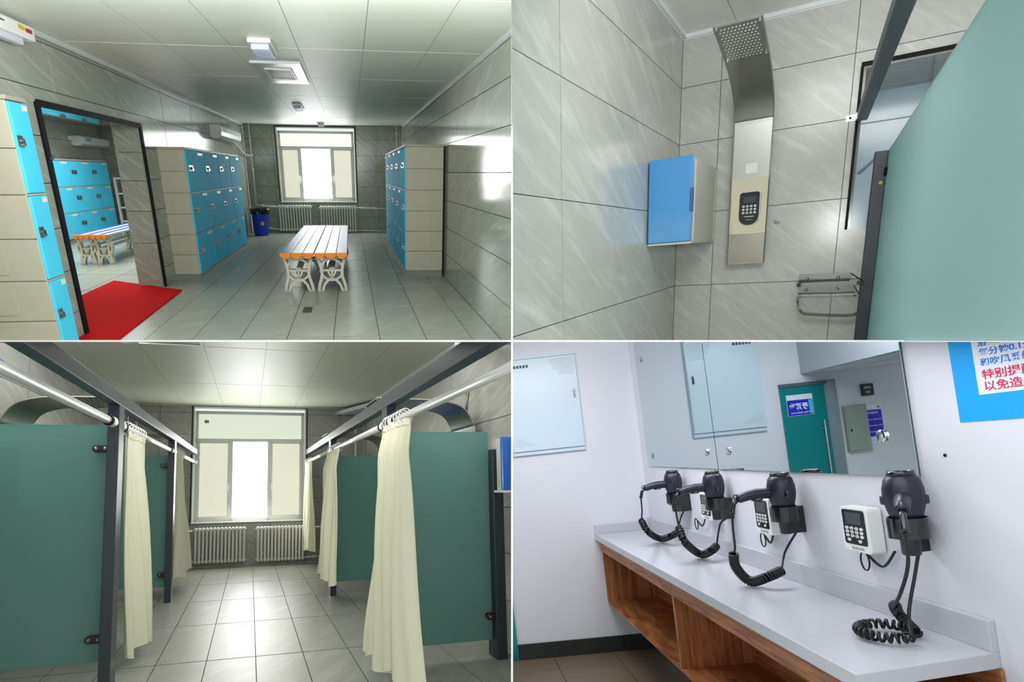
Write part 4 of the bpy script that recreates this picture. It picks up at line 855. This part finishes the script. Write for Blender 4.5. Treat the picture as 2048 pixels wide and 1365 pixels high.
# ================================================================== ROOM 4: hair dryer counter (bottom right)
Q = WASH
M_wall4 = mat('painted_wall', (214, 214, 222), 0.55, noise=0.02, nscale=1.5, bump=0.05)
struct(Q, 'wall_back', MB().prism([(-0.1, -0.1), (8.4, -0.1), (8.4, 4.45), (3.2, 4.95), (-0.1, 5.45)], lambda x, z: (x, 0.0, z), lambda x, z: (x, 0.1, z)), M_wall4)
struct(Q, 'wall_left', MB().box((-0.12, -5.5, -0.1), (0.0, 0.0, 5.6)), M_wall4)
fl = struct(Q, 'floor', MB().box((0, -2.9, -0.12), (8.0, 0.0, -0.03)), mat('floor_grout', (70, 60, 50), 0.8))
T4 = mat('brown_floor_tile', (112, 96, 78), 0.35, noise=0.08, nscale=3)
tile_field(Q, fl, T4, frange(0.6, 0.0, 8.0, 1.6), frange(-0.9, -2.9, 0.0, 1.0), lambda u, v, d: (u, v, d), -0.03, 0.0, 0.008, name='floor_tile')
M_base = mat('black_skirting', (38, 42, 40), 0.3)
b_ = struct(Q, 'baseboard_left', MB().box((0.0, -2.9, 0.0), (0.012, 0.0, 0.25)), M_black)
for a, b in ((-2.9, -1.82), (-1.812, -0.70), (-0.692, 0.0)): part(Q, 'skirting_tile', MB().box((0.0, a, 0.0), (0.03, b, 0.26)), M_base, b_)
# stand-in ceiling piece, lowered only beyond direct view (seen in the mirror)
M_ac = mat('acoustic', (196, 198, 204), 0.8)
cl = struct(Q, 'ceiling_for_mirror', MB().prism([(0, -2.9), (4.2, -2.9), (1.0, -5.4), (0, -5.4)], lambda x, y: (x, y, 4.37), lambda x, y: (x, y, 4.42)).box((0, -2.93, 4.42), (4.2, -2.9, 5.2)), mat('grid_grey', (176, 178, 184), 0.7))
for i, y in enumerate((-3.55, -4.2, -4.85, -5.4)):
    for j in range(4):
        x0, x1 = j * 1.0 + .02, (j + 1) * 1.0 - .02; lim = 4.2 - (-2.9 - y) * 1.28
        if x0 > lim: continue
        part(Q, 'ceiling_panel', MB().box((x0, y + .02, 4.358), (min(x1, max(lim, x0 + .2)), y + .62, 4.37)), M_ac, cl)

# ---- counter, upstands, wooden cabinet
M_quartz = mat('quartz_counter', (188, 190, 196), 0.22, noise=0.10, nscale=90); M_wood = wood('wood_grain', (120, 68, 36), (182, 118, 72), s=(1.2, 5.0, 18.0)); M_wood2 = wood('wood_grain_upright', (126, 72, 40), (186, 122, 76), s=(8.0, 14.0, 1.0))
t = thing(Q, 'counter', (3.3, -0.5, 1.9), 'long grey speckled quartz counter top below the hair dryers', 'counter')
part(Q, 'worktop', MB().prism([(0.002, -0.97), (6.72, -0.97), (6.58, 0), (0.002, 0)], lambda x, y: (x, y, 1.90), lambda x, y: (x, y, 2.0)), M_quartz, t, bevel=0.006)
part(Q, 'upstand', MB().box((0.002, -0.045, 2.0), (6.58, -0.001, 2.195)), M_quartz, t, bevel=0.004)
part(Q, 'side_upstand', MB().box((0.002, -0.965, 2.0), (0.06, -0.045, 2.15)), M_quartz, t, bevel=0.004)
t = thing(Q, 'cabinet', (3.3, -0.45, 0.85), 'open wood grain cabinet hung under the quartz counter', 'cabinet')
CY = -0.88; CX = 6.6
part(Q, 'front_rail', MB().box((0.03, CY - .012, 1.70), (CX, CY + .02, 1.90)), M_wood, t, bevel=0.002)
part(Q, 'bottom_panel', MB().box((0.03, CY, 0.82), (CX, -0.02, 0.86)), M_wood, t)
part(Q, 'back_panel', MB().box((0.03, -0.03, 0.86), (CX, -0.01, 1.90)), M_wood, t)
for x in (0.03, 3.30, 6.55): part(Q, 'upright', MB().box((x, CY, 0.86), (x + .05, -0.03, 1.70)), M_wood2, t)
part(Q, 'top_panel', MB().box((0.03, CY + .02, 1.68), (CX, -0.03, 1.70)), M_wood, t)
part(Q, 'cam_screw', MB().lathe((3.8, -0.5, 0.86), [(0.03, 0), (0.03, 0.004)], 12), M_screw, t)

# ---- mirrors
M_mir = mat('mirror_glass', (204, 216, 218), 0.01, metal=1.0)
def mirror(Q, x0, x1, z0, z1, label, studs):
    t = thing(Q, 'mirror', ((x0 + x1) / 2, 0, z0), label, 'mirror')
    part(Q, 'glass', MB().box((x0, -0.022, z0), (x1, -0.016, z1)), M_mir, t)
    part(Q, 'backing', MB().box((x0 + .004, -0.016, z0 + .004), (x1 - .004, -0.001, z1 - .004)), mat('mirror_back', (70, 84, 88), 0.5), t)
    for x, z in studs: part(Q, 'mirror_stud', MB().lathe((x, -0.022, z), [(0.044, 0), (0.048, -0.006), (0.048, -0.016), (0.036, -0.022), (0.010, -0.024)], 20, 'y'), M_chrome, t)
    return t
mirror(Q, 0.34, 2.985, 3.08, 5.2, 'left wall mirror panel held by chrome studs near the corner', [(0.62, 4.84), (0.6, 3.25), (2.72, 3.29)])
mirror(Q, 3.0, 6.17, 3.08, 4.66, 'right wall mirror panel reflecting the green door', [(3.33, 3.30), (5.88, 3.38)])

# ---- things on the left wall
M_encl = mat('enclosure_white', (196, 212, 222), 0.3, noise=0.015, nscale=4)
t = thing(Q, 'wall_enclosure', (0.0, -1.5, 3.5), 'pale blue white metal service cabinet with dot vents on the left wall', 'cabinet')
EY0, EY1, EZ0, EZ1 = -2.2, -0.95, 3.46, 5.18
part(Q, 'back_box', MB().box((0.0, EY0, EZ0), (0.05, EY1, EZ1)), M_encl, t, bevel=0.006)
part(Q, 'door', MB().box((0.05, EY0 + .012, EZ0 + .07), (0.066, EY1 - .012, EZ1 - .05)), M_encl, t, bevel=0.004)
for za, zb in ((EZ0 + .056, EZ0 + .066), (EZ1 - .048, EZ1 - .04)): part(Q, 'door_seam', MB().box((0.0505, EY0 + .006, za), (0.053, EY1 - .006, zb)), mat('seam', (120, 134, 146), 0.5), t)
dm = MB()
for r_ in range(9):
    for c in range(15 - (5 if r_ > 5 else 2 if r_ > 2 else 0)):
        y = EY1 - .06 - c * .028; z = EZ1 - .10 - r_ * .034
        dm.lathe((0.066, y, z), [(0.006, 0), (0.006, 0.001)], 6, 'x')
for r_ in range(6):
    for c in range(16 - r_ * 2):
        dm.lathe((0.066, EY0 + .07 + c * .022, EZ0 + .16 + r_ * .024), [(0.004, 0), (0.004, 0.001)], 6, 'x')
part(Q, 'vent_dots', dm, mat('vent_dot', (60, 66, 74), 0.6), t, kind='stuff')
part(Q, 'lock', MB().box((0.066, EY1 - .11, 4.38), (0.082, EY1 - .075, 4.52)), M_chrome, t, bevel=0.004)
part(Q, 'title_marks', (lambda m: [m.box((0.0662, EY0 + .10 + k * .055, EZ1 - .20), (0.0675, EY0 + .14 + k * .055, EZ1 - .15)) for k in range(6)] and m)(MB()), mat('title_ink', (70, 76, 84), 0.6), t)

M_door = mat('green_glass_door', (20, 128, 128), 0.22, coat=0.5)
t = thing(Q, 'green_door', (0.0, -2.75, 0), 'teal glass door in a tiled recess, seen in the right mirror panel', 'door')
DY0, DY1, DZT = -3.40, -2.49, 4.22
part(Q, 'leaf', MB().box((0.004, DY0 + .16, 0.0), (0.03, DY1, DZT - .06)), M_door, t)
part(Q, 'jamb', MB().hexa([(0.005, DY0 + .16, 0), (0.09, DY0, 0), (0.09, DY0 + .01, 0), (0.005, DY0 + .17, 0)], [(0.005, DY0 + .16, DZT), (0.09, DY0, DZT), (0.09, DY0 + .01, DZT), (0.005, DY0 + .17, DZT)]), mat('jamb_stone', (120, 134, 140), 0.4, noise=.15, nscale=8), t)
part(Q, 'head', MB().box((0.004, DY0 + .12, DZT - .06), (0.05, DY1, DZT)), mat('head_dark', (80, 92, 100), 0.5), t)
part(Q, 'door_handle', MB().tube([(0.09, DY0 + .26, 2.4), (0.09, DY0 + .26, 3.55)], 0.018, 10).tube([(0.02, DY0 + .26, 3.4), (0.09, DY0 + .26, 3.4)], 0.014, 8), M_chrome, t)
M_sblue = mat('sign_blue', (36, 40, 190), 0.4, emit=None); M_swh = mat('sign_white', (226, 228, 236), 0.4); M_lt = mat('letter_white', (240, 240, 244), 0.5)
t = thing(Q, 'door_sign', (0.03, -2.55, 3.7), 'blue and white bathroom sign on the teal door', 'sign')
SY0, SY1, SZ0, SZ1 = -3.02, -2.58, 3.66, 4.02      # text runs towards +y on this wall
part(Q, 'plate', MB().box((0.031, SY0, SZ0), (0.037, SY1, SZ1)), M_swh, t)
part(Q, 'blue_field', MB().box((0.037, SY0 + .005, SZ0 + .005), (0.039, SY1 - .005, SZ1 - .09)), M_sblue, t)
part(Q, 'pictogram_field', MB().box((0.039, SY0 + .012, SZ0 + .02), (0.0395, SY0 + .075, SZ1 - .10)), mat('sign_cyan', (70, 190, 230), 0.4), t)
text(Q, '男浴室', (0.041, SY0 + .085, SZ0 + .11), 0.125, M_lt, t, (0, 0.9, 0), (0, 0, 1), bold=0.003)
text(Q, 'Male Bathroom', (0.041, SY0 + .09, SZ0 + .035), 0.048, M_lt, t, (0, 1, 0), (0, 0, 1))
M_box4 = mat('meter_box', (150, 160, 150), 0.45)
t = thing(Q, 'meter_box', (0.0, -3.7, 3.0), 'grey green metal meter box on the wall right of the teal door', 'cabinet')
part(Q, 'box', MB().box((0.0, -3.88, 2.95), (0.06, -3.50, 3.74)), M_box4, t, bevel=0.006)
part(Q, 'door', MB().box((0.06, -3.865, 2.97), (0.07, -3.515, 3.72)), M_box4, t, bevel=0.003)
part(Q, 'lock', MB().box((0.07, -3.58, 3.3), (0.078, -3.56, 3.34)), M_black, t)
t = thing(Q, 'notice_sign', (0.0, -4.0, 3.2), 'dark blue opening hours sign beside the grey meter box', 'sign')
part(Q, 'plate', MB().box((0.0, -4.15, 3.17), (0.01, -3.89, 3.72)), M_swh, t)
part(Q, 'blue_field', MB().box((0.01, -4.145, 3.175), (0.012, -3.895, 3.63)), M_sblue, t)
part(Q, 'green_mark', MB().box((0.01, -4.13, 3.66), (0.012, -4.08, 3.69)), mat('mark_green', (40, 170, 120), 0.5), t)
for k, s_ in enumerate(('开放时间', '上午 08:00-11:30', '中午 12:00-14:30', '下午 15:00-22:30')):
    text(Q, s_, (0.0125, -4.13 + (.04 if k == 0 else 0), 3.56 - k * .105), 0.05 if k == 0 else 0.031, M_lt, t, (0, 1, 0), (0, 0, 1))
t = thing(Q, 'digital_clock', (0.0, -3.95, 3.9), 'small dark digital wall display above the opening hours sign', 'clock')
part(Q, 'case', MB().box((0.0, -4.06, 3.88), (0.03, -3.86, 4.08)), mat('clock_black', (44, 48, 50), 0.4), t)
part(Q, 'digits', MB().box((0.03, -4.02, 4.0), (0.032, -3.90, 4.04)).box((0.03, -4.0, 3.92), (0.032, -3.92, 3.96)), mat('digit_grey', (150, 156, 156), 0.5), t)

# ---- poster at the right edge
PX0, PZ0 = 6.56, 3.44
t = thing(Q, 'poster', (6.9, 0, 3.5), 'blue bordered notice poster cropped at the top right of the counter room', 'poster')
part(Q, 'sheet', MB().box((PX0, -0.004, PZ0), (7.6, -0.001, 4.4)), mat('poster_blue', (0, 160, 236), 0.5), t)
part(Q, 'panel', MB().box((PX0 + .17, -0.006, PZ0 + .16), (7.6, -0.004, 4.4)), mat('poster_panel', (226, 228, 236), 0.5), t)
Mb_ = mat('text_blue', (30, 120, 210), 0.6); Mr_ = mat('text_red', (206, 30, 80), 0.6)
for k, (s_, m_, sz) in enumerate((('点后关闭浴室热水', Mb_, .062), ('浴室的密码请妥善保管', Mb_, .062), ('每分钟0.1元,洗浴', Mb_, .062), ('和吹风系统均需扣费', Mb_, .062), ('特别提醒:请勿外借', Mr_, .078), ('以免造成财产损失', Mr_, .078))):
    z = (3.955, 3.895, 3.835, 3.775, 3.695, 3.625)[k]
    text(Q, s_, (PX0 + .21, -0.0066, z), sz * .8, m_, t, (1.35, 0, 0), (0, 0, 1), bold=0.001)

# ---- keypads and hair dryers
M_dry = mat('dryer_black', (26, 28, 44), 0.38, spec=0.5); M_dryg = mat('holder_black', (12, 13, 16), 0.12, coat=0.5)
M_rub = mat('cord_black', (10, 10, 12), 0.35)
A_ = lambda u, v, ax, val: Q.at(u, v, ax, val)
def keypad(Q, x0, x1, z0, z1, label, detail=True):
    t = thing(Q, 'keypad', ((x0 + x1) / 2, -0.06, z0), label, 'keypad')
    w_, h = x1 - x0, z1 - z0; Y = -0.125
    part(Q, 'shell', MB().prism(rrect(x0, z0, x1, z1, 0.03), lambda x, z: (x, Y, z), lambda x, z: (x, -0.012, z)), M_white, t, bevel=0.008)
    part(Q, 'wall_plate', MB().box((x0 + .03, -0.012, z0 + .03), (x1 - .02, -0.001, z1 - .03)), mat('plate_g', (150, 150, 150), .5), t)
    part(Q, 'face', MB().prism(rrect(x0 + .10 * w_, z0 + .17 * h, x1 - .10 * w_, z1 - .06 * h, 0.02), lambda x, z: (x, Y - .004, z), lambda x, z: (x, Y, z)), M_kb, t)
    part(Q, 'screen', MB().box((x0 + .22 * w_, Y - .006, z0 + .62 * h), (x1 - .22 * w_, Y - .004, z1 - .12 * h)), M_scr, t)
    lab = '123C456D789F'
    for r_ in range(3):
        for c in range(4):
            cx, cz = x0 + w_ * (.24 + c * .173), z0 + h * (.53 - r_ * .085); rr = min(w_ * .055, h * .036)
            b = part(Q, 'button', MB().prism([(cx + w_ * .062 * math.cos(R(a)), cz + h * .036 * math.sin(R(a))) for a in range(0, 360, 30)], lambda x, z: (x, Y - .009, z), lambda x, z: (x, Y - .004, z)), M_btn, t)
            if b and detail and c < 3: text(Q, str(r_ * 3 + c + 1), (cx - w_ * .022, Y - .0095, cz - h * .018), h * .052, M_ink, b, (w_ / h * .9 if False else 1.4, 0, 0), (0, 0, 1))
    for cx_, cz_ in ((.28, .265), (.67, .255)):
        cx, cz = x0 + w_ * cx_, z0 + h * cz_
        part(Q, 'button', MB().prism([(cx + w_ * .062 * math.cos(R(a)), cz + h * .036 * math.sin(R(a))) for a in range(0, 360, 30)], lambda x, z: (x, Y - .009, z), lambda x, z: (x, Y - .004, z)), M_btn, t)
    if detail: text(Q, '凯路创新', (x0 + w_ * .30, Y - .002, z0 + h * .06), h * .07, mat('ink_grey', (150, 152, 160), .6), t, (1.5, 0, 0), (0, 0, 1))
    return t
def dryer(Q, x, z, ang, label, bw=.26):
    """dryer standing nozzle down in a ring holder; ang = heading of the grip in the floor plane; z = top of the barrel"""
    Y = -0.17; t = thing(Q, 'hair_dryer', (x, Y, z - .35), label, 'hair dryer')
    r = 0.122; h = 0.36
    part(Q, 'barrel', MB().lathe((x, Y, z - h), [(r * .60, 0), (r * .72, 0.02), (r * .90, 0.10), (r * 1.0, 0.17), (r * .98, 0.24), (r * .86, 0.30), (r * .66, 0.335)], 32), M_dry, t, smooth=True)
    part(Q, 'intake_ring', MB().lathe((x, Y, z - .032), [(r * .70, 0), (r * .66, 0.028), (r * .60, 0.034), (r * .50, 0.03), (r * .48, 0.012)], 28), M_dryg, t, smooth=True)
    c, s_ = math.cos(ang), math.sin(ang)
    D = lambda d, zz, w_=0: (x + c * d - s_ * w_, Y + s_ * d + c * w_, z - h + zz)
    g = part(Q, 'handle', MB().tube([D(.06, .165), D(.13, .175), D(.22, .178), D(.31, .165), D(.38, .145), D(.40, .135)], [0.050, 0.052, 0.050, 0.046, 0.042, 0.034], 16), M_dry, t, smooth=True)
    part(Q, 'switch', MB().box(D(.18, .112, -.02), D(.27, .126, .02)), M_dryg, g)
    part(Q, 'hanging_loop', MB().tube([D(.38 + .028 * math.cos(a) + .03, .165 + .02 * math.sin(a)) for a in [2 * math.pi * i / 12 for i in range(13)]], 0.006, 6), M_dryg, g)
    part(Q, 'strain_relief', MB().tube([D(.40, .14), D(.44, .10), D(.46, .03), D(.465, 0.01)], [0.022, 0.02, 0.022, 0.028], 12), M_dryg, t, smooth=True)
    for w_ in (-1, 1): part(Q, 'side_dimple', MB().lathe((x - s_ * w_ * r * .93, Y + c * w_ * r * .93, z - .20), [(0.02, -.03), (0.024, -.02), (0.024, .02), (0.02, .03)], 10), M_dryg, t)
    hb = z - h
    t2 = thing(Q, 'dryer_holder', (x, -0.1, hb - .2), label.replace('hair dryer', 'wall holder of the dryer'), 'holder')
    part(Q, 'ring', MB().lathe((x, Y, hb - .10), [(r * .94, 0), (r * .98, 0.0), (r * .98, 0.14), (r * .92, 0.14), (r * .92, 0.01)], 32), M_dryg, t2, smooth=False)
    part(Q, 'wall_box', MB().prism([(x - .06, -0.001), (x + bw, -0.001), (x + bw, -.13), (x + bw * .4, -.20), (x - .06, -.20)], lambda a, b: (a, b, hb - .22), lambda a, b: (a, b, hb + .03)), M_dryg, t2, bevel=0.006)
    part(Q, 'nozzle', MB().lathe((x, Y, hb - .22), [(0.050, 0), (0.054, 0.005), (0.060, 0.13), (0.07, 0.2)], 24), M_dry, t2, smooth=True)
    return t, D(.465, 0.01), (x + bw * .7, -0.10, hb - .22)
def coil(path, R0, turns, r, name='coil'):
    P = spline(path, 14); L = [0]
    for a, b in zip(P, P[1:]): L.append(L[-1] + (b - a).length)
    n = turns * 10; out = []
    up = None
    for i in range(n + 1):
        s_ = L[-1] * i / n; k = max(j for j in range(len(L)) if L[j] <= s_ + 1e-9); k = min(k, len(P) - 2)
        f_ = (s_ - L[k]) / max(1e-9, L[k + 1] - L[k]); p = P[k].lerp(P[k + 1], f_); tg = (P[k + 1] - P[k]).normalized()
        if up is None: up = tg.orthogonal().normalized()
        up = (up - tg * up.dot(tg)).normalized(); sd = tg.cross(up); a = 2 * math.pi * turns * i / n
        out.append(p + (up * math.cos(a) + sd * math.sin(a)) * R0)
    return MB().tube(out, r, 6)
def cord(Q, start, end, lead0, coilpts, lead1, turns, label, R0=0.037, r=0.0125):
    t = thing(Q, 'coiled_cord', coilpts[len(coilpts) // 2], label, 'cord')
    part(Q, 'lead', MB().tube(spline([start] + lead0 + [coilpts[0]], 6), 0.011, 8), M_rub, t, smooth=True)
    part(Q, 'coil', coil(coilpts, R0, turns, r), M_rub, t, smooth=True)
    part(Q, 'lead', MB().tube(spline([coilpts[-1]] + lead1 + [end], 6), 0.011, 8), M_rub, t, smooth=True)
    return t
DX = [A_(u_, 965, 'y', -0.17).x for u_ in (1346, 1426, 1560)] + [A_(1806, 985, 'y', -0.17).x]
specs = [(DX[0], 3.05, 'farthest black hair dryer, next to the corner', 1346, 978), (DX[1], 3.07, 'second black hair dryer from the corner', 1426, 988), (DX[2], 3.09, 'third black hair dryer from the corner, beside its white keypad', 1560, 1008)]
ends = []
for (x, z, lab, u, v), bu in zip(specs, (1375, 1457, 1595)): ends.append(dryer(Q, x, z, R(-96), lab, A_(bu, 1020, 'y', -.06).x - x))
ends.append(dryer(Q, DX[3], 3.14, R(-38), 'nearest black hair dryer, grip pointing at us', A_(1843, 1050, 'y', -.04).x - DX[3]))
kp = [((1331, 1357, 975, 1022), 'keypad half hidden behind the farthest hair dryer'), ((1397, 1426, 986, 1043), 'white keypad beside the second hair dryer from the corner'), ((1504, 1545, 995, 1073), 'white keypad left of the third hair dryer holder'), ((1677, 1745, 1012, 1112), 'largest white keypad, left of the nearest hair dryer')]
for k, ((u0, u1, v0, v1), lab) in enumerate(kp):
    a = A_(u0, v0, 'y', -0.125); b = A_(u1, v1, 'y', -0.125); keypad(Q, a.x, b.x, min(b.z, a.z - .3), a.z, lab, True)
ZC = 2.054
def onc(u, v, z=ZC): return A_(u, v, 'z', z)
cord(Q, ends[0][1], ends[0][2], [A_(1284, 1020, 'y', -.62)], [A_(1283, 1042, 'y', -.62), A_(1296, 1064, 'y', -.62), onc(1320, 1078), A_(1340, 1074, 'y', -.35), A_(1354, 1066, 'y', -.2)], [A_(1362, 1035, 'y', -.13)], 30, 'black spiral cord of the farthest hair dryer')
cord(Q, ends[1][1], ends[1][2], [A_(1352, 1025, 'y', -.62)], [A_(1358, 1056, 'y', -.62), A_(1370, 1085, 'y', -.62), onc(1400, 1109), A_(1420, 1104, 'y', -.35), A_(1433, 1093, 'y', -.2)], [A_(1440, 1050, 'y', -.13)], 32, 'black spiral cord of the second hair dryer from the corner')
cord(Q, ends[2][1], ends[2][2], [A_(1466, 1060, 'y', -.62), A_(1470, 1095, 'y', -.62)], [A_(1467, 1108, 'y', -.62), A_(1472, 1135, 'y', -.6), onc(1500, 1163), A_(1535, 1155, 'y', -.4), A_(1563, 1142, 'y', -.25)], [A_(1570, 1105, 'y', -.14)], 34, 'black spiral cord of the third hair dryer, looped on the counter')
c = onc(1773, 1262); rx_, ry_ = 0.17, 0.12
circ = [c + Vector((rx_ * math.cos(R(a)), ry_ * 1.3 * math.sin(R(a)), 0.0)) for a in range(60, 400, 20)]
c0 = circ[-1]
t = cord(Q, ends[3][1], ends[3][2], [A_(1816, 1130, 'y', -.45), A_(1800, 1190, 'y', -.45), A_(1785, 1215, 'y', -.4)], [A_(1790, 1212, 'y', -.38) , A_(1797, 1228, 'z', 2.10)] + circ, [A_(1818, 1225, 'y', -.25), A_(1830, 1150, 'y', -.15)], 38, 'black spiral cord curled in a ring on the counter below the nearest dryer', R0=0.028, r=0.011)
# short links between keypads and holders
for (u0, v0, u1, v1), lab in (((1395, 1042, 1412, 1032), 'second'), ((1530, 1072, 1548, 1062), 'third'), ((1737, 1112, 1790, 1104), 'nearest')):
    a = A_(u0, v0, 'y', -.05); b = A_(u1, v1, 'y', -.05); m_ = a.lerp(b, .5) - Vector((0, 0, .10))
    solo(Q, 'keypad_cable', MB().tube(spline([a, m_, b], 8), 0.010, 8), M_rub, 'short black cable slung between the %s keypad and its holder' % lab, 'cable', base=a, smooth=True)
    lp = [a + Vector((-.05 + .05 * math.cos(R(q)), 0, -.05 + .075 * math.sin(R(q)))) for q in range(90, 451, 24)]
    solo(Q, 'cable_loop', MB().tube(lp, 0.007, 6), M_rub, 'small loose loop of wire under the %s keypad' % lab, 'cable', base=a, smooth=True)
solo(Q, 'wall_plug_hole', MB().lathe((6.4, -0.001, 3.23), [(0.012, 0), (0.012, -0.004)], 10, 'y'), M_black, 'tiny black screw hole in the wall right of the mirror', 'screw', base=(6.4, 0, 3.23))

# ================================================================== white slabs in planes through the camera, for the collage's dividing lines
def cam_slab(name, c, label=None):
    """slab whose corners are given in camera axes (x right, y down, z forward), metres"""
    me = bpy.data.meshes.new(name); M = CAMM @ Matrix.Diagonal((1, -1, -1, 1))
    v = [M @ Vector(p) for p in c]
    me.from_pydata(v, [], [(0,3,2,1),(4,5,6,7),(0,1,5,4),(1,2,6,5),(2,3,7,6),(3,0,4,7)]); me.materials.append(M_edge)
    o = link(bpy.data.objects.new(name, me)); o['kind'] = 'structure'; return o
def collage_border(name, z0, z1, t, vertical, lim):
    """upright (or level) dividing slab, in a plane through the camera, of constant thickness t from depth z0 to z1"""
    a = []
    for z in (z0, z1):
        for s_, e in ((-1, 0), (1, 0), (1, 1), (-1, 1)):
            if vertical: a.append((KV * z + s_ * t / 2, lim[e](z), z))
            else: a.append((lim[e](z), KH * z + s_ * t / 2, z))
    return cam_slab(name, a)
ZF = 1.9; TH = 0.0056
yt = lambda z: (-30 - PY) / FPX * z; yb = lambda z: (1395 - PY) / FPX * z
xl = lambda z: (-30 - PX) / FPX * z; xr = lambda z: (2078 - PX) / FPX * z
yc = lambda z: KH * z; xc = lambda z: KV * z
collage_border('collage_border_upper', ZF, 3.7, TH, True, (yt, yc))
collage_border('collage_border_lower', ZF, 4.3, TH, True, (yc, yb))
collage_border('collage_border_left', ZF, 5.6, TH, False, (xl, xc))
collage_border('collage_border_right', ZF, 4.7, TH, False, (xc, xr))
